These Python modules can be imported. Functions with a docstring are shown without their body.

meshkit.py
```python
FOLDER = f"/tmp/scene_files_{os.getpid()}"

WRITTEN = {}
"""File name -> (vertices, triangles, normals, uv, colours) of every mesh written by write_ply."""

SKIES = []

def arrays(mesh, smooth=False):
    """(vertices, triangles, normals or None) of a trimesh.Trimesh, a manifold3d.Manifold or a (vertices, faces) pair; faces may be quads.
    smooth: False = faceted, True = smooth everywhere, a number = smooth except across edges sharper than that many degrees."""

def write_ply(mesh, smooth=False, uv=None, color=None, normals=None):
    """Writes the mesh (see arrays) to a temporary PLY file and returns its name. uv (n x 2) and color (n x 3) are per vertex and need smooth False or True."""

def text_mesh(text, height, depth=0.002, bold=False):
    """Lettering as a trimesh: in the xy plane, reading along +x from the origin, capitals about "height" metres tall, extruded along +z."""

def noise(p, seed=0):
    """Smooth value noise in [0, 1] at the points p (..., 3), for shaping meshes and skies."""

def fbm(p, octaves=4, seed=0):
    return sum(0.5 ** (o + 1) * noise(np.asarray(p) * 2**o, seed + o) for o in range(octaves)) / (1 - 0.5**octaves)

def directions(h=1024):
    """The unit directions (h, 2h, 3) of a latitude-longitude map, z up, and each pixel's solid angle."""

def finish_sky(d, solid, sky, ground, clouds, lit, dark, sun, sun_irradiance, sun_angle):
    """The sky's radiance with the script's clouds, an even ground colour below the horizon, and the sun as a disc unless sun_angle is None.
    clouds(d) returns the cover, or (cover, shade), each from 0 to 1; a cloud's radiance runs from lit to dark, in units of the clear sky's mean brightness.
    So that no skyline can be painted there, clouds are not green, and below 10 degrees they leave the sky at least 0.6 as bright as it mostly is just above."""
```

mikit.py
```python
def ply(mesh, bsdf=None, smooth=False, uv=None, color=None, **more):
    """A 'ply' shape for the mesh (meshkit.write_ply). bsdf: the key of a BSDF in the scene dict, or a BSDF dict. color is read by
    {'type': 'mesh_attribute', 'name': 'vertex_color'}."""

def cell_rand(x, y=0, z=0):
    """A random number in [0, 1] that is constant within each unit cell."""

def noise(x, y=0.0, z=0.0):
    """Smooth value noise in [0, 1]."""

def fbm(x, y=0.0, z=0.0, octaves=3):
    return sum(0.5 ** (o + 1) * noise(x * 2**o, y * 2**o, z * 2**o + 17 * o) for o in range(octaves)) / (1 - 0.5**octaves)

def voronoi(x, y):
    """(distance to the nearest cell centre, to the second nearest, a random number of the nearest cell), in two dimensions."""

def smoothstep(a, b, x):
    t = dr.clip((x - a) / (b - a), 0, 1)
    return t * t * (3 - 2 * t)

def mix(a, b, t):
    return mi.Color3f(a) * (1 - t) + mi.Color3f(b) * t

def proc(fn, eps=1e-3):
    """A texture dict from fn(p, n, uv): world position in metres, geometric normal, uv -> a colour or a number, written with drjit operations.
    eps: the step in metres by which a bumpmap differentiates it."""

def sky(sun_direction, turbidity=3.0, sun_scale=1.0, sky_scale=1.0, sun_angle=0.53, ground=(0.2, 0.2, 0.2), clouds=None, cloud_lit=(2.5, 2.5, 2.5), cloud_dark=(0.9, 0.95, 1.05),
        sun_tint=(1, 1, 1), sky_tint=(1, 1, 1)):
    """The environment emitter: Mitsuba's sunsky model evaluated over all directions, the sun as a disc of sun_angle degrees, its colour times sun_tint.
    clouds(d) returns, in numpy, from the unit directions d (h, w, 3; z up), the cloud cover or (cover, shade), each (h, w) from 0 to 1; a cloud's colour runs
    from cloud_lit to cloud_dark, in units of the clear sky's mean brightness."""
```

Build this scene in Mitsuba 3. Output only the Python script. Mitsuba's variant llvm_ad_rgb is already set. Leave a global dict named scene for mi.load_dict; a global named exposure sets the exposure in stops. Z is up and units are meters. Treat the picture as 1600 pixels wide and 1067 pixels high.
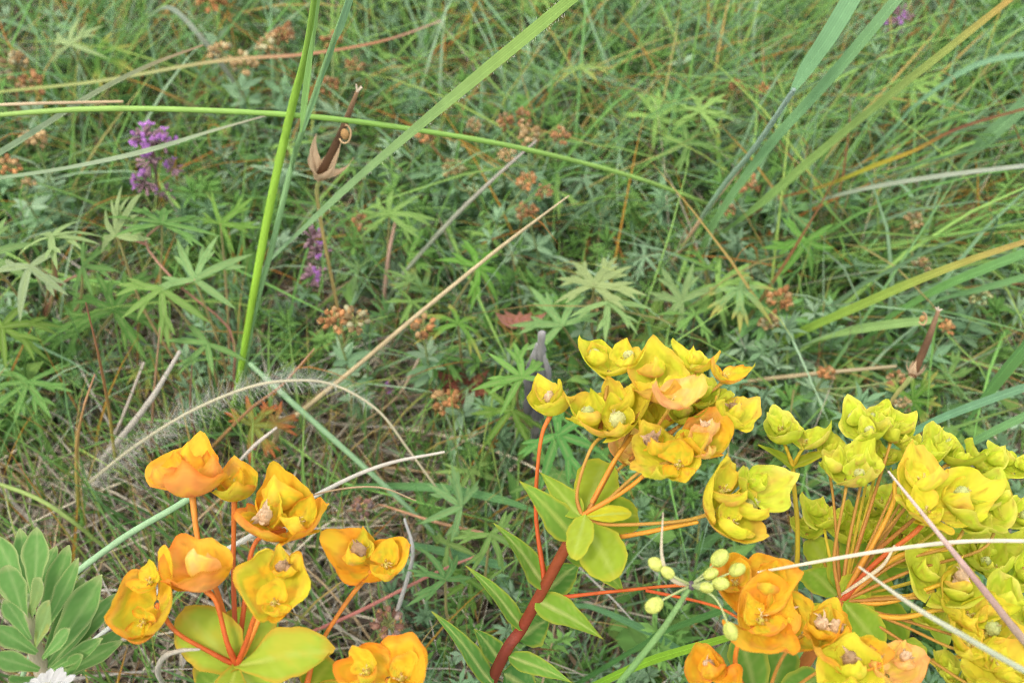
import math
import numpy as np
import mitsuba as mi
import mikit
import meshkit
from mikit import proc, noise, fbm, smoothstep, mix

scene, labels = {}, {}
T = mi.ScalarTransform4f

# ------------------------------------------------------------------ camera, sky, exposure
CAM_H, PITCH, HFOV = 0.50, math.radians(52), 55.0
FOCUS, LENS = 0.350, 0.0015
ORG = np.array([0, 0, CAM_H])
FWD = np.array([0, math.cos(PITCH), -math.sin(PITCH)])
UPV = np.array([0, math.sin(PITCH), math.cos(PITCH)])
RGT = np.array([1.0, 0, 0])
TANH = math.tan(math.radians(HFOV / 2))
scene['camera'] = {'type': 'thinlens', 'fov': HFOV, 'fov_axis': 'x', 'aperture_radius': LENS, 'focus_distance': FOCUS,
                   'near_clip': 0.01, 'far_clip': 60.0,
                   'to_world': T().look_at(origin=ORG.tolist(), target=(ORG + FWD).tolist(), up=[0, 0, 1])}
scene['sky'] = mikit.sky((-0.35, -0.30, 0.88), turbidity=4, sun_scale=0.28, sun_angle=16, clouds=lambda d: 1.0,
                         cloud_lit=(2.5, 2.5, 2.5))
exposure = 2.6

# ------------------------------------------------------------------ helpers
def U(v):
    v = np.asarray(v, float)
    return v / (np.linalg.norm(v, axis=-1, keepdims=True) + 1e-12)

def ray(px, py):
    return FWD + RGT * ((px - 800) / 800 * TANH) + UPV * (-(py - 533.5) / 800 * TANH)

def at(px, py, d):                       # a photo position and a distance from the camera plane -> a place in the meadow
    return ORG + ray(px, py) * d

def at_h(px, py, h):                     # ... and a height above the soil
    r = ray(px, py)
    return ORG + r * ((h - CAM_H) / r[2])

def mm(d):                               # metres that one photo pixel spans at distance d
    return TANH / 800 * d

def depth(p):
    return float((np.asarray(p) - ORG) @ FWD)

def cam(r, u, t):                        # a direction given as right, up, toward the viewer
    return U(RGT * r + UPV * u - FWD * t)

def rngs(*k):
    return np.random.default_rng([int(x) % 100003 for x in k])

def spline(P, n):
    P = np.asarray(P, float)
    if len(P) == 2:
        return P[0] + (P[1] - P[0]) * np.linspace(0, 1, n)[:, None]
    Q = np.vstack([2 * P[0] - P[1], P, 2 * P[-1] - P[-2]])
    out = []
    for u in np.linspace(0, len(P) - 1 - 1e-9, n):
        i = int(u); t = u - i
        a, b, c, d = Q[i], Q[i + 1], Q[i + 2], Q[i + 3]
        out.append(0.5 * (2 * b + (c - a) * t + (2 * a - 5 * b + 4 * c - d) * t * t + (3 * b - a - 3 * c + d) * t ** 3))
    return np.array(out)

def stops(cols, s):
    cols = np.asarray(cols, float)
    if cols.ndim == 1:
        return np.tile(cols, (len(s), 1))
    x = np.linspace(0, 1, len(cols))
    return np.stack([np.interp(s, x, cols[:, k]) for k in range(3)], -1)

class MB:                                # collects pieces of one mesh, with a colour per vertex
    def __init__(self):
        self.v, self.f, self.c, self.n = [], [], [], 0
    def add(self, v, f, c):
        v = np.asarray(v, float).reshape(-1, 3)
        c = np.broadcast_to(np.asarray(c, float), (len(v), 3)) if np.ndim(c) < 2 else np.asarray(c, float)
        self.v.append(v); self.f.append(np.asarray(f, int) + self.n); self.c.append(c); self.n += len(v)
        return self
    def get(self):
        return np.vstack(self.v), np.vstack(self.f), np.clip(np.vstack(self.c), 0.002, 0.95)

def grid_faces(a, b, wrap=False):
    i, j = np.meshgrid(np.arange(a - 1), np.arange(b if wrap else b - 1), indexing='ij')
    j2 = (j + 1) % b
    p, q, r, s = i * b + j, i * b + j2, (i + 1) * b + j2, (i + 1) * b + j
    p, q, r, s = (x.ravel() for x in (p, q, r, s))
    return np.vstack([np.stack([p, q, r], 1), np.stack([p, r, s], 1)])

def tube(pts, rad, col, sides=7, n=None, bump=0.0, seed=0):
    P = spline(pts, n or max(4, 5 * (len(pts) - 1) + 1))
    k = len(P); s = np.linspace(0, 1, k)
    rad = np.interp(s, np.linspace(0, 1, np.size(rad)), np.atleast_1d(rad)) if np.size(rad) > 1 else np.full(k, float(rad))
    if bump:
        rad = rad * (1 + bump * (rngs(seed, k).random(k) - 0.5))
    t = U(np.gradient(P, axis=0))
    a = np.cross(t, [0.31, 0.2, 0.93]); a = U(a); b = np.cross(t, a)
    an = np.arange(sides) * 2 * np.pi / sides
    v = P[:, None] + rad[:, None, None] * (np.cos(an)[None, :, None] * a[:, None] + np.sin(an)[None, :, None] * b[:, None])
    c = np.repeat(stops(col, s), sides, 0)
    c = c * (.72 + .56 * meshkit.fbm(v.reshape(-1, 3) * [900, 900, 260], 2, 3)[:, None]) if sides > 6 else c
    v = np.vstack([v.reshape(-1, 3), P[-1] + t[-1] * rad[-1] * 0.6])
    c = np.vstack([c, c[-1]])
    e = (k - 1) * sides
    cap = np.array([[e + j, e + (j + 1) % sides, k * sides] for j in range(sides)])
    return v, np.vstack([grid_faces(k, sides, True), cap]), c

def ball(p, r, col, axis=(0, 0, 1), stretch=1.0, nu=9, nv=6, lump=0.0, seed=0, lobes=0):
    ax = U(axis); a = U(np.cross(ax, [0.3, 0.8, 0.52])); b = np.cross(ax, a)
    th = np.linspace(0.02, np.pi - 0.02, nv)[:, None]; ph = (np.arange(nu) * 2 * np.pi / nu)[None]
    rr = np.ones((nv, nu))
    if lump:
        rr = rr + lump * (rngs(seed, 5).random((nv, nu)) - 0.5)
    if lobes:
        rr = rr * (1 + 0.10 * np.cos(lobes * ph) * np.sin(th))
    v = p + r * rr[..., None] * (np.sin(th)[..., None] * (np.cos(ph)[..., None] * a + np.sin(ph)[..., None] * b) + stretch * np.cos(th)[..., None] * ax)
    c = np.asarray(col, float)
    if lump:
        c = c * (0.8 + 0.4 * rngs(seed, 6).random((nv * nu, 1)))
    return v.reshape(-1, 3), grid_faces(nv, nu, True), c

def ribbon(pts, w, col, hint, n=None, fold=0.25, across=5, twist=0.0, edge=None):
    P = spline(pts, n or max(8, 7 * (len(pts) - 1)))
    k = len(P); s = np.linspace(0, 1, k)
    w = np.interp(s, np.linspace(0, 1, np.size(w)), np.atleast_1d(w)) if np.size(w) > 1 else np.full(k, float(w))
    t = U(np.gradient(P, axis=0))
    h = np.broadcast_to(hint, P.shape)
    side = U(np.cross(t, h)); nn = np.cross(side, t)
    if twist:
        a = (twist * s)[:, None]
        side, nn = side * np.cos(a) + nn * np.sin(a), nn * np.cos(a) - side * np.sin(a)
    u = np.linspace(-1, 1, across)
    v = P[:, None] + side[:, None] * (u[None, :, None] * w[:, None, None] / 2) + nn[:, None] * ((np.abs(u) - 0.5)[None, :, None] * fold * w[:, None, None])
    c = np.repeat(stops(col, s)[:, None], across, 1)
    c = c * (.88 + .24 * meshkit.fbm(P * 260, 2, 5))[:, None, None]
    if across > 7:
        c = c * (1 + .09 * np.cos(u * 22))[None, :, None]
    if edge is not None:                    # paler midrib / edge stripes of the blade itself
        c = c * (1 + edge * np.where(np.abs(u) < 0.1, 1.0, np.where(np.abs(u) > 0.9, 0.6, -0.25)))[None, :, None]
    return v.reshape(-1, 3), grid_faces(k, across), c.reshape(-1, 3)

PROFILE = {
    'ovate': lambda s: (np.sin(np.pi * s ** 0.62) + 0.02) * (1 - 0.25 * s),
    'obovate': lambda s: np.sqrt(np.clip(1 - ((s - 0.60) / np.where(s < 0.60, 0.62, 0.405)) ** 2, 0, 1)) * (0.25 + 0.75 * np.clip(s / 0.45, 0, 1) ** 0.8),
    'round': lambda s: np.sqrt(np.clip(1 - ((s - 0.53) / 0.49) ** 2, 0, 1)),
    'lance': lambda s: np.sin(np.pi * np.clip(s, 0, 1) ** 0.85) ** 0.9 + 0.02,
    'oblance': lambda s: (0.22 + 0.78 * np.clip(s / 0.62, 0, 1) ** 1.1) * np.clip(1 - np.clip((s - 0.55) / 0.455, 0, 1) ** 1.9, 0, 1) ** .8 + .01,
    'spatula': lambda s: (0.30 + 0.70 * np.clip(s / 0.65, 0, 1) ** 1.2) * np.sqrt(np.clip(1 - (np.clip(s - 0.62, 0, 1) / 0.385) ** 2.2, 0, 1)),
}

def leaf(base, tip, normal, width, prof, col, col_rib=None, col_edge=None, curl=0.0, fold=0.15, wave=0.05, seed=0, ns=16, nt=9, blotch=None):
    base, tip = np.asarray(base, float), np.asarray(tip, float)
    ax = tip - base; L = np.linalg.norm(ax); ax = ax / L
    side = U(np.cross(ax, normal)); nn = np.cross(side, ax)
    s, u = np.meshgrid(np.linspace(0, 1, ns), np.linspace(-1, 1, nt), indexing='ij')
    w = PROFILE[prof](s) * width / 2
    rg = rngs(seed, 77); ph = rg.random(4) * 6.28
    rim = 1 + 0.03 * np.sin(s * 17 + ph[0]) + 0.03 * np.sin(s * 29 + ph[1])
    off = curl * L * (s - 0.35) * np.abs(s - 0.35) * 2 + fold * np.abs(u) ** 1.4 * w + wave * width * np.sin(s * 5 + ph[2] + u * 2) * np.abs(u) ** 2
    v = base + ax * (s * L)[..., None] + side * (u * w * rim)[..., None] + nn * off[..., None]
    p = np.stack([s * 4, u * 2, np.full_like(s, seed % 91)], -1)
    m = meshkit.fbm(p, 3, 3)
    c = np.asarray(col, float) * (0.82 + 0.36 * m[..., None])
    if col_rib is not None:
        k = (np.exp(-(u / 0.10) ** 2) * (0.9 - 0.5 * s) + 0.26 * np.clip(np.sin((s * 9 - np.abs(u) * 3.2) * 3.14), 0, 1) ** 5)[..., None]
        c = c * (1 - k) + np.asarray(col_rib) * k
    if blotch is not None:
        k = np.clip((m - 0.52) * 6, 0, 1)[..., None] * 0.7
        c = c * (1 - k) + np.asarray(blotch) * k
    if col_edge is not None:
        k = np.clip((np.maximum(np.abs(u), (s - 0.3) / 0.7 * (s > 0.8)) - 0.84) * 8, 0, 1)[..., None] * 0.8
        c = c * (1 - k) + np.asarray(col_edge) * k
    return v.reshape(-1, 3), grid_faces(ns, nt), c.reshape(-1, 3)

used = {}
def numbered(name):
    k = used.get(name, 0); used[name] = k + 1
    return name if k == 0 else f'{name}_{k:03d}'

def thing(name, label, cat, group=None, kind=None):
    key = numbered(name)
    labels[key] = {'label': label, 'category': cat}
    if group: labels[key]['group'] = group
    if kind: labels[key]['kind'] = kind
    return key

def put(key, mesh, mat, smooth=True):
    v, f, c = mesh.get() if isinstance(mesh, MB) else mesh
    c = np.clip(np.broadcast_to(c, (len(v), 3)), 0.002, 0.95)
    scene[key] = mikit.ply((v, f), mat, smooth=smooth, color=c)
    return key

def part(parent, name, mesh, mat, label=None):
    key = numbered(parent + '__' + name)
    if label: labels[key] = {'label': label}
    return put(key, mesh, mat)

# ------------------------------------------------------------------ materials
VC = {'type': 'mesh_attribute', 'name': 'vertex_color'}
def bumped(inner, fn, scale):
    return {'type': 'bumpmap', 'arbitrary': proc(fn, eps=2e-4), 'scale': scale, 'bsdf': inner}
scene['leaf_material'] = {'type': 'principledthin', 'base_color': VC, 'roughness': 0.5, 'diff_trans': 0.65, 'eta': 1.4}
scene['grass_material'] = {'type': 'principledthin', 'base_color': VC, 'roughness': 0.40, 'diff_trans': 0.5, 'eta': 1.45}
def skin(p, n, uv):
    return fbm(p.x * 900, p.y * 900, p.z * 900, 3)
scene['bract_material'] = bumped({'type': 'principledthin', 'base_color': VC, 'roughness': 0.6, 'diff_trans': 0.42, 'eta': 1.25}, skin, .0003)
scene['stem_material'] = {'type': 'twosided', 'bsdf': {'type': 'principled', 'base_color': VC, 'roughness': 0.55, 'specular': 0.35}}
scene['dry_material'] = {'type': 'twosided', 'bsdf': {'type': 'principled', 'base_color': VC, 'roughness': 0.85, 'specular': 0.2}}

# ------------------------------------------------------------------ the soil
def soil():
    n = 161
    x, y = np.meshgrid(np.linspace(-1.6, 1.6, n), np.linspace(-0.9, 2.3, n), indexing='ij')
    z = 0.010 * (meshkit.fbm(np.stack([x * 9, y * 9, 0 * x], -1), 4, 1) - 0.5) + 0.006 * (meshkit.fbm(np.stack([x * 60, y * 60, 0 * x], -1), 3, 4) - 0.5) - 0.006
    v = np.stack([x, y, z], -1).reshape(-1, 3)
    return v, grid_faces(n, n)[:, [0, 1, 2]]
def soil_colour(p, n, uv):
    a, b = fbm(p.x * 40, p.y * 40, 0.0, 4), noise(p.x * 600, p.y * 600, 0.0)
    return mix(mix((0.03, 0.024, 0.018), (0.11, 0.09, 0.065), a), (0.17, 0.15, 0.12), smoothstep(0.7, 0.95, b) * 0.5)
scene['soil_material'] = {'type': 'twosided', 'bsdf': {'type': 'diffuse', 'reflectance': proc(soil_colour)}}
sv, sf = soil()
scene['soil'] = mikit.ply((sv, sf), 'soil_material', smooth=True)
labels['soil'] = {'label': 'brown soil and litter floor of the meadow', 'category': 'ground', 'kind': 'structure'}
scene['ground'] = mikit.ply((np.array([[-40, -40, -0.03], [40, -40, -0.03], [40, 40, -0.03], [-40, 40, -0.03]]), np.array([[0, 1, 2], [0, 2, 3]])), 'soil_material')
labels['ground'] = {'label': 'bare brown ground reaching out beyond the meadow patch', 'category': 'ground', 'kind': 'structure'}

# ------------------------------------------------------------------ the mass of grass, straw and small herbs (stuff)
GREEN = np.array([[.21, .38, .10], [.26, .43, .12], [.20, .36, .13], [.29, .43, .12], [.17, .32, .09], [.24, .40, .16]])
YELLOWG = np.array([[.31, .41, .11], [.37, .40, .12], [.27, .40, .11], [.41, .35, .14]])
BLUEG = np.array([[.24, .38, .20], [.28, .41, .24], [.22, .35, .19], [.33, .44, .28]])
GREEN, YELLOWG, BLUEG = GREEN * [.80, .91, .92], YELLOWG * [.84, .93, .92], BLUEG * [.84, .92, .95]
STRAW = np.array([[.46, .40, .30], [.40, .36, .29], [.31, .28, .24], [.54, .49, .40], [.18, .13, .09], [.38, .36, .33], [.28, .21, .13], [.10, .07, .05], [.13, .10, .08], [.20, .17, .14]])

def strands(rg, n, R, L, W, a0, a1, cols, tip=None, tip_p=0.0, az=None, az_s=0.5, K=7, z0=-0.005, gamma=1.0):
    """n blades rooted in a disc of radius R; a0, a1: ranges of their lean from upright at the root and at the tip."""
    r = R * np.sqrt(rg.random(n)); q = rg.random(n) * 2 * np.pi
    base = np.stack([r * np.cos(q), r * np.sin(q), np.full(n, z0)], -1)
    le = rg.uniform(*L, n); wi = rg.uniform(*W, n)
    A = rg.random(n) * 2 * np.pi if az is None else az + rg.normal(0, az_s, n)
    l0, l1 = rg.uniform(*a0, n), rg.uniform(*a1, n)
    s = np.linspace(0, 1, K)
    lean = l0[:, None] + (l1 - l0)[:, None] * s[None] ** gamma
    Az = A[:, None] + rg.normal(0, 0.5, n)[:, None] * s[None]
    step = le[:, None] / (K - 1)
    d = np.stack([np.sin(lean) * np.cos(Az), np.sin(lean) * np.sin(Az), np.cos(lean)], -1) * step[..., None]
    P = base[:, None] + np.concatenate([np.zeros((n, 1, 3)), np.cumsum(d[:, 1:], 1)], 1)
    P[..., 2] = np.maximum(P[..., 2], z0 + 0.002)
    t = U(np.gradient(P, axis=1))
    B = A + rg.uniform(-0.9, 0.9, n) + np.pi / 2
    side = U(np.stack([np.cos(B), np.sin(B), rg.normal(0, 0.3, n)], -1))[:, None] * np.ones((1, K, 1))
    side = U(side - t * (side * t).sum(-1, keepdims=True))
    nn = np.cross(t, side)
    fl = np.where(nn[..., 2].mean(1) > 0, -1.0, 1.0)[:, None, None]; side, nn = side * fl, nn * fl      # upper faces up
    w = wi[:, None] * np.clip(1.15 - s[None] ** 1.7 * 1.12, 0.04, 1)
    V = np.stack([P - side * (w / 2)[..., None], P + nn * (w * 0.2)[..., None], P + side * (w / 2)[..., None]], 2)
    c = cols[rg.integers(0, len(cols), n)] * rg.uniform(0.62, 1.3, (n, 1))
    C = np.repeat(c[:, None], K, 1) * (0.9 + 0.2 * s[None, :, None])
    if tip is not None:
        on = (rg.random(n) < tip_p)[:, None] * np.clip((s[None] - rg.uniform(0.2, 0.8, n)[:, None]) * 4, 0, 1)
        C = C * (1 - on[..., None]) + tip[rg.integers(0, len(tip), n)][:, None] * on[..., None]
    C = np.repeat(C[:, :, None], 3, 2)
    f = grid_faces(K, 3)
    F = (f[None] + (np.arange(n) * K * 3)[:, None, None]).reshape(-1, 3)
    return V.reshape(-1, 3), F, C.reshape(-1, 3)

TIP = np.array([[.42, .24, .05], [.36, .17, .05], [.45, .33, .12], [.20, .10, .05]])

def leaflet_sprays(rg, n, R, H, cols, ll=(.008, .016), lw=(.0022, .004), whorls=(4, 8), nodd=5):
    """n small upright herbs with whorls of narrow leaflets."""
    m = MB()
    for i in range(n):
        r = R * math.sqrt(rg.random()); q = rg.random() * 6.283
        b = np.array([r * math.cos(q), r * math.sin(q), 0]); h = rg.uniform(*H)
        top = b + np.array([rg.normal(0, .25) * h, rg.normal(0, .25) * h, h])
        mid = (b + top) / 2 + rg.normal(0, .08, 3) * h
        S = spline([b, mid, top], 9)
        col = cols[rg.integers(len(cols))] * rg.uniform(.75, 1.25)
        m.add(*tube([b, mid, top], [.0009, .0005], col * 0.9, sides=3, n=5))
        for k in range(rg.integers(*whorls)):
            t = rg.uniform(0.25, 1.0); p = S[int(t * 8)]
            a = rg.random() * 6.283
            for j in range(nodd):
                a2 = a + j * 6.283 / nodd * 0.8 + rg.normal(0, .2)
                el = rg.uniform(-0.1, 0.9)
                d = np.array([math.cos(a2) * math.cos(el), math.sin(a2) * math.cos(el), math.sin(el)])
                L = rg.uniform(*ll); W = rg.uniform(*lw)
                sd = U(np.cross(d, [0, 0, 1.0])); nn = np.cross(sd, d)
                pts = np.array([p, p + d * L * .5 - sd * W / 2 + nn * W * .15, p + d * L * .45, p + d * L * .5 + sd * W / 2 + nn * W * .15, p + d * L * .97 - nn * L * .08])
                m.add(pts, [[0, 2, 1], [0, 3, 2], [1, 2, 4], [2, 3, 4]], col * rg.uniform(.85, 1.15))
    return m.get()

def small_leaves(rg, n, R, H, cols, L=(.012, .024), W=(.006, .012)):
    m = MB()
    for i in range(n):
        r = R * math.sqrt(rg.random()); q = rg.random() * 6.283
        p = np.array([r * math.cos(q), r * math.sin(q), rg.uniform(*H)])
        a = rg.random() * 6.283; el = rg.uniform(-.3, .9)
        d = np.array([math.cos(a) * math.cos(el), math.sin(a) * math.cos(el), math.sin(el)])
        nrm = U(rg.normal(0, .5, 3) + [0, -.2, 1])
        c = cols[rg.integers(len(cols))] * rg.uniform(.75, 1.25)
        m.add(*leaf(p, p + d * rg.uniform(*L), nrm, rg.uniform(*W), 'ovate', c, c * 1.3, seed=int(rg.integers(9999)), curl=rg.uniform(-.4, .3), ns=7, nt=5))
    return m.get()

def cut_leaf(c, nrm, up, r, col, seed, lobes=5, spread=4.2, droop=.28, width=.165, rib=(.30, .40, .16), tipc=None):
    rg = rngs(seed, 8); m = MB()
    n = U(nrm); u = U(up - n * (up @ n)); sd = np.cross(u, n)
    def strip(a, l, w, s0=0.0, org=None, lift=0.0):
        d = np.cos(a) * u + np.sin(a) * sd; sv = np.cross(d, n)
        org = c if org is None else org
        K = 8; s = np.linspace(0, 1, K)
        P = org + d * (s * l)[:, None] + n * (lift - droop * l * s ** 2 * rg.uniform(.3, 1.4))[:, None] + sv * (rg.normal(0, .05) * l * s ** 2)[:, None]
        ww = w * (np.sin(np.pi * (.12 + .88 * s) ** .9) ** .8 + .03)
        t = np.array([-1, -.5, 0, .5, 1.0])
        V = P[:, None] + sv[None, None] * (t[None, :, None] * ww[:, None, None] / 2) + n[None, None] * ((np.abs(t))[None, :, None] * ww[:, None, None] * .16)
        cc = np.asarray(col) * rg.uniform(.88, 1.12)
        C = np.tile(cc, (K, 5, 1)); C[:, 2] = .55 * C[:, 2] + .45 * np.asarray(rib)
        if tipc is not None:
            k = np.clip((s - .35) * 1.8, 0, 1)[:, None, None]; C = C * (1 - k) + np.asarray(tipc) * k
        m.add(V.reshape(-1, 3), grid_faces(K, 5), C.reshape(-1, 3))
        return P
    for i in range(lobes):
        a = (i / (lobes - 1) - .5) * spread + rg.normal(0, .07)
        l = r * (.72 + .28 * math.cos(a * .45)) * rg.uniform(.88, 1.1)
        P = strip(a, l, l * width, lift=.0003 * (i % 2))
        if rg.random() < .85:
            for sgn in (-1, 1):
                if rg.random() < .85:
                    k = rg.integers(2, 4)
                    strip(a + sgn * rg.uniform(.30, .50), l * rg.uniform(.36, .52), l * width * .68, org=P[k] - n * .0002, lift=-.0001)
    return m

def fern_leaves(rg, n, R, H, r, cols):
    m = MB()
    for i in range(n):
        q = rg.random() * 6.283; d = R * math.sqrt(rg.random()); c = np.array([d * math.cos(q), d * math.sin(q), rg.uniform(*H)])
        nr = U(rg.normal(0, .45, 3) + [0, -.25, 1]); a = rg.random() * 6.283
        col = cols[rg.integers(len(cols))] * rg.uniform(.8, 1.2)
        m.add(*cut_leaf(c, nr, np.array([math.cos(a), math.sin(a), .3]), rg.uniform(*r), col, int(rg.integers(99999)), int(rg.integers(5, 8)), 4.4, width=.15, rib=col * 1.35).get())
        m.add(*tube([c * [.7, .7, 0], c * [.9, .9, .5], c], [.0006, .0005], (.28, .20, .11), 3, 5))
    return m.get()

def join(*ms):
    m = MB()
    for x in ms: m.add(*x)
    return m.get()

def group(key, mesh, mat):
    v, f, c = mesh
    scene[key] = {'type': 'shapegroup', 'patch': mikit.ply((v, f), mat, smooth=True, color=np.clip(c, .002, .95))}

R_ = 0.055
for i in range(4):
    rg = rngs(11, i)
    group(f'grass_patch_{i:03d}', join(
        strands(rg, 60, R_, (.06, .13), (.0012, .0028), (.0, .5), (.5, 1.7), GREEN, TIP, .22),
        strands(rg, 22, R_, (.06, .15), (.0010, .0022), (.1, .7), (.7, 2.0), YELLOWG, TIP, .4),
        strands(rg, 22, R_, (.06, .14), (.0012, .0030), (.1, .6), (.5, 1.6), BLUEG, TIP, .1),
        strands(rg, 10, R_, (.08, .16), (.0007, .0015), (.2, .9), (.5, 1.6), STRAW)), 'grass_material')
for i in range(3):
    rg = rngs(12, i)
    group(f'leaning_patch_{i:03d}', join(
        strands(rg, 32, R_, (.12, .24), (.0014, .0036), (.4, 1.0), (1.0, 1.8), GREEN, TIP, .2, az=0.55, az_s=.45),
        strands(rg, 18, R_, (.12, .24), (.0010, .0024), (.5, 1.1), (1.1, 1.9), YELLOWG, TIP, .5, az=0.45, az_s=.5),
        strands(rg, 16, R_, (.12, .22), (.0012, .0030), (.4, 1.0), (1.0, 1.8), BLUEG, TIP, .1, az=0.5, az_s=.5),
        strands(rg, 14, R_, (.10, .20), (.0008, .0016), (.5, 1.2), (1.0, 1.6), STRAW, az=0.4, az_s=.8)), 'grass_material')
for i in range(4):
    rg = rngs(17, i)
    group(f'tangle_patch_{i:03d}', join(
        strands(rg, 11, R_ * 1.3, (.10, .24), (.0010, .0026), (.0, .8), (1.0, 2.2), YELLOWG, TIP, .4),
        strands(rg, 22, R_ * 1.3, (.10, .24), (.0014, .0036), (.0, .7), (.9, 2.0), GREEN, TIP, .25),
        strands(rg, 12, R_ * 1.3, (.10, .22), (.0014, .0034), (.0, .7), (.8, 1.8), BLUEG, TIP, .15),
        strands(rg, 12, R_ * 1.3, (.10, .22), (.0006, .0016), (.2, 1.0), (.8, 1.9), STRAW)), 'grass_material')
for i in range(3):
    rg = rngs(13, i)
    group(f'straw_patch_{i:03d}', join(
        strands(rg, 60, R_ * 1.2, (.04, .16), (.0009, .0026), (1.2, 1.6), (1.3, 1.75), STRAW, z0=.001),
        strands(rg, 46, R_ * 1.2, (.05, .16), (.0009, .0024), (.9, 1.5), (1.3, 2.1), STRAW * 1.05, z0=.004)), 'dry_material')
for i in range(3):
    rg = rngs(14, i)
    group(f'sparse_patch_{i:03d}', join(
        strands(rg, 34, R_, (.05, .12), (.0009, .0022), (.0, .35), (.1, .9), GREEN, TIP, .3),
        strands(rg, 10, R_, (.05, .12), (.0007, .0014), (.0, .5), (.2, 1.0), YELLOWG, TIP, .7)), 'grass_material')
for i in range(4):
    rg = rngs(15, i)
    group(f'herb_patch_{i:03d}', leaflet_sprays(rg, 34, R_, (.04, .095), np.vstack([BLUEG, GREEN[:2] * .9]), ll=(.007, .014), lw=(.0018, .0036)), 'leaf_material')
for i in range(4):
    rg = rngs(18, i)
    group(f'cut_leaf_patch_{i:03d}', fern_leaves(rg, 11, R_, (.025, .085), (.014, .025), np.vstack([GREEN, BLUEG])), 'leaf_material')
for i in range(3):
    rg = rngs(16, i)
    group(f'leaf_patch_{i:03d}', small_leaves(rg, 46, R_, (.005, .055), GREEN * .85), 'leaf_material')

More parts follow.
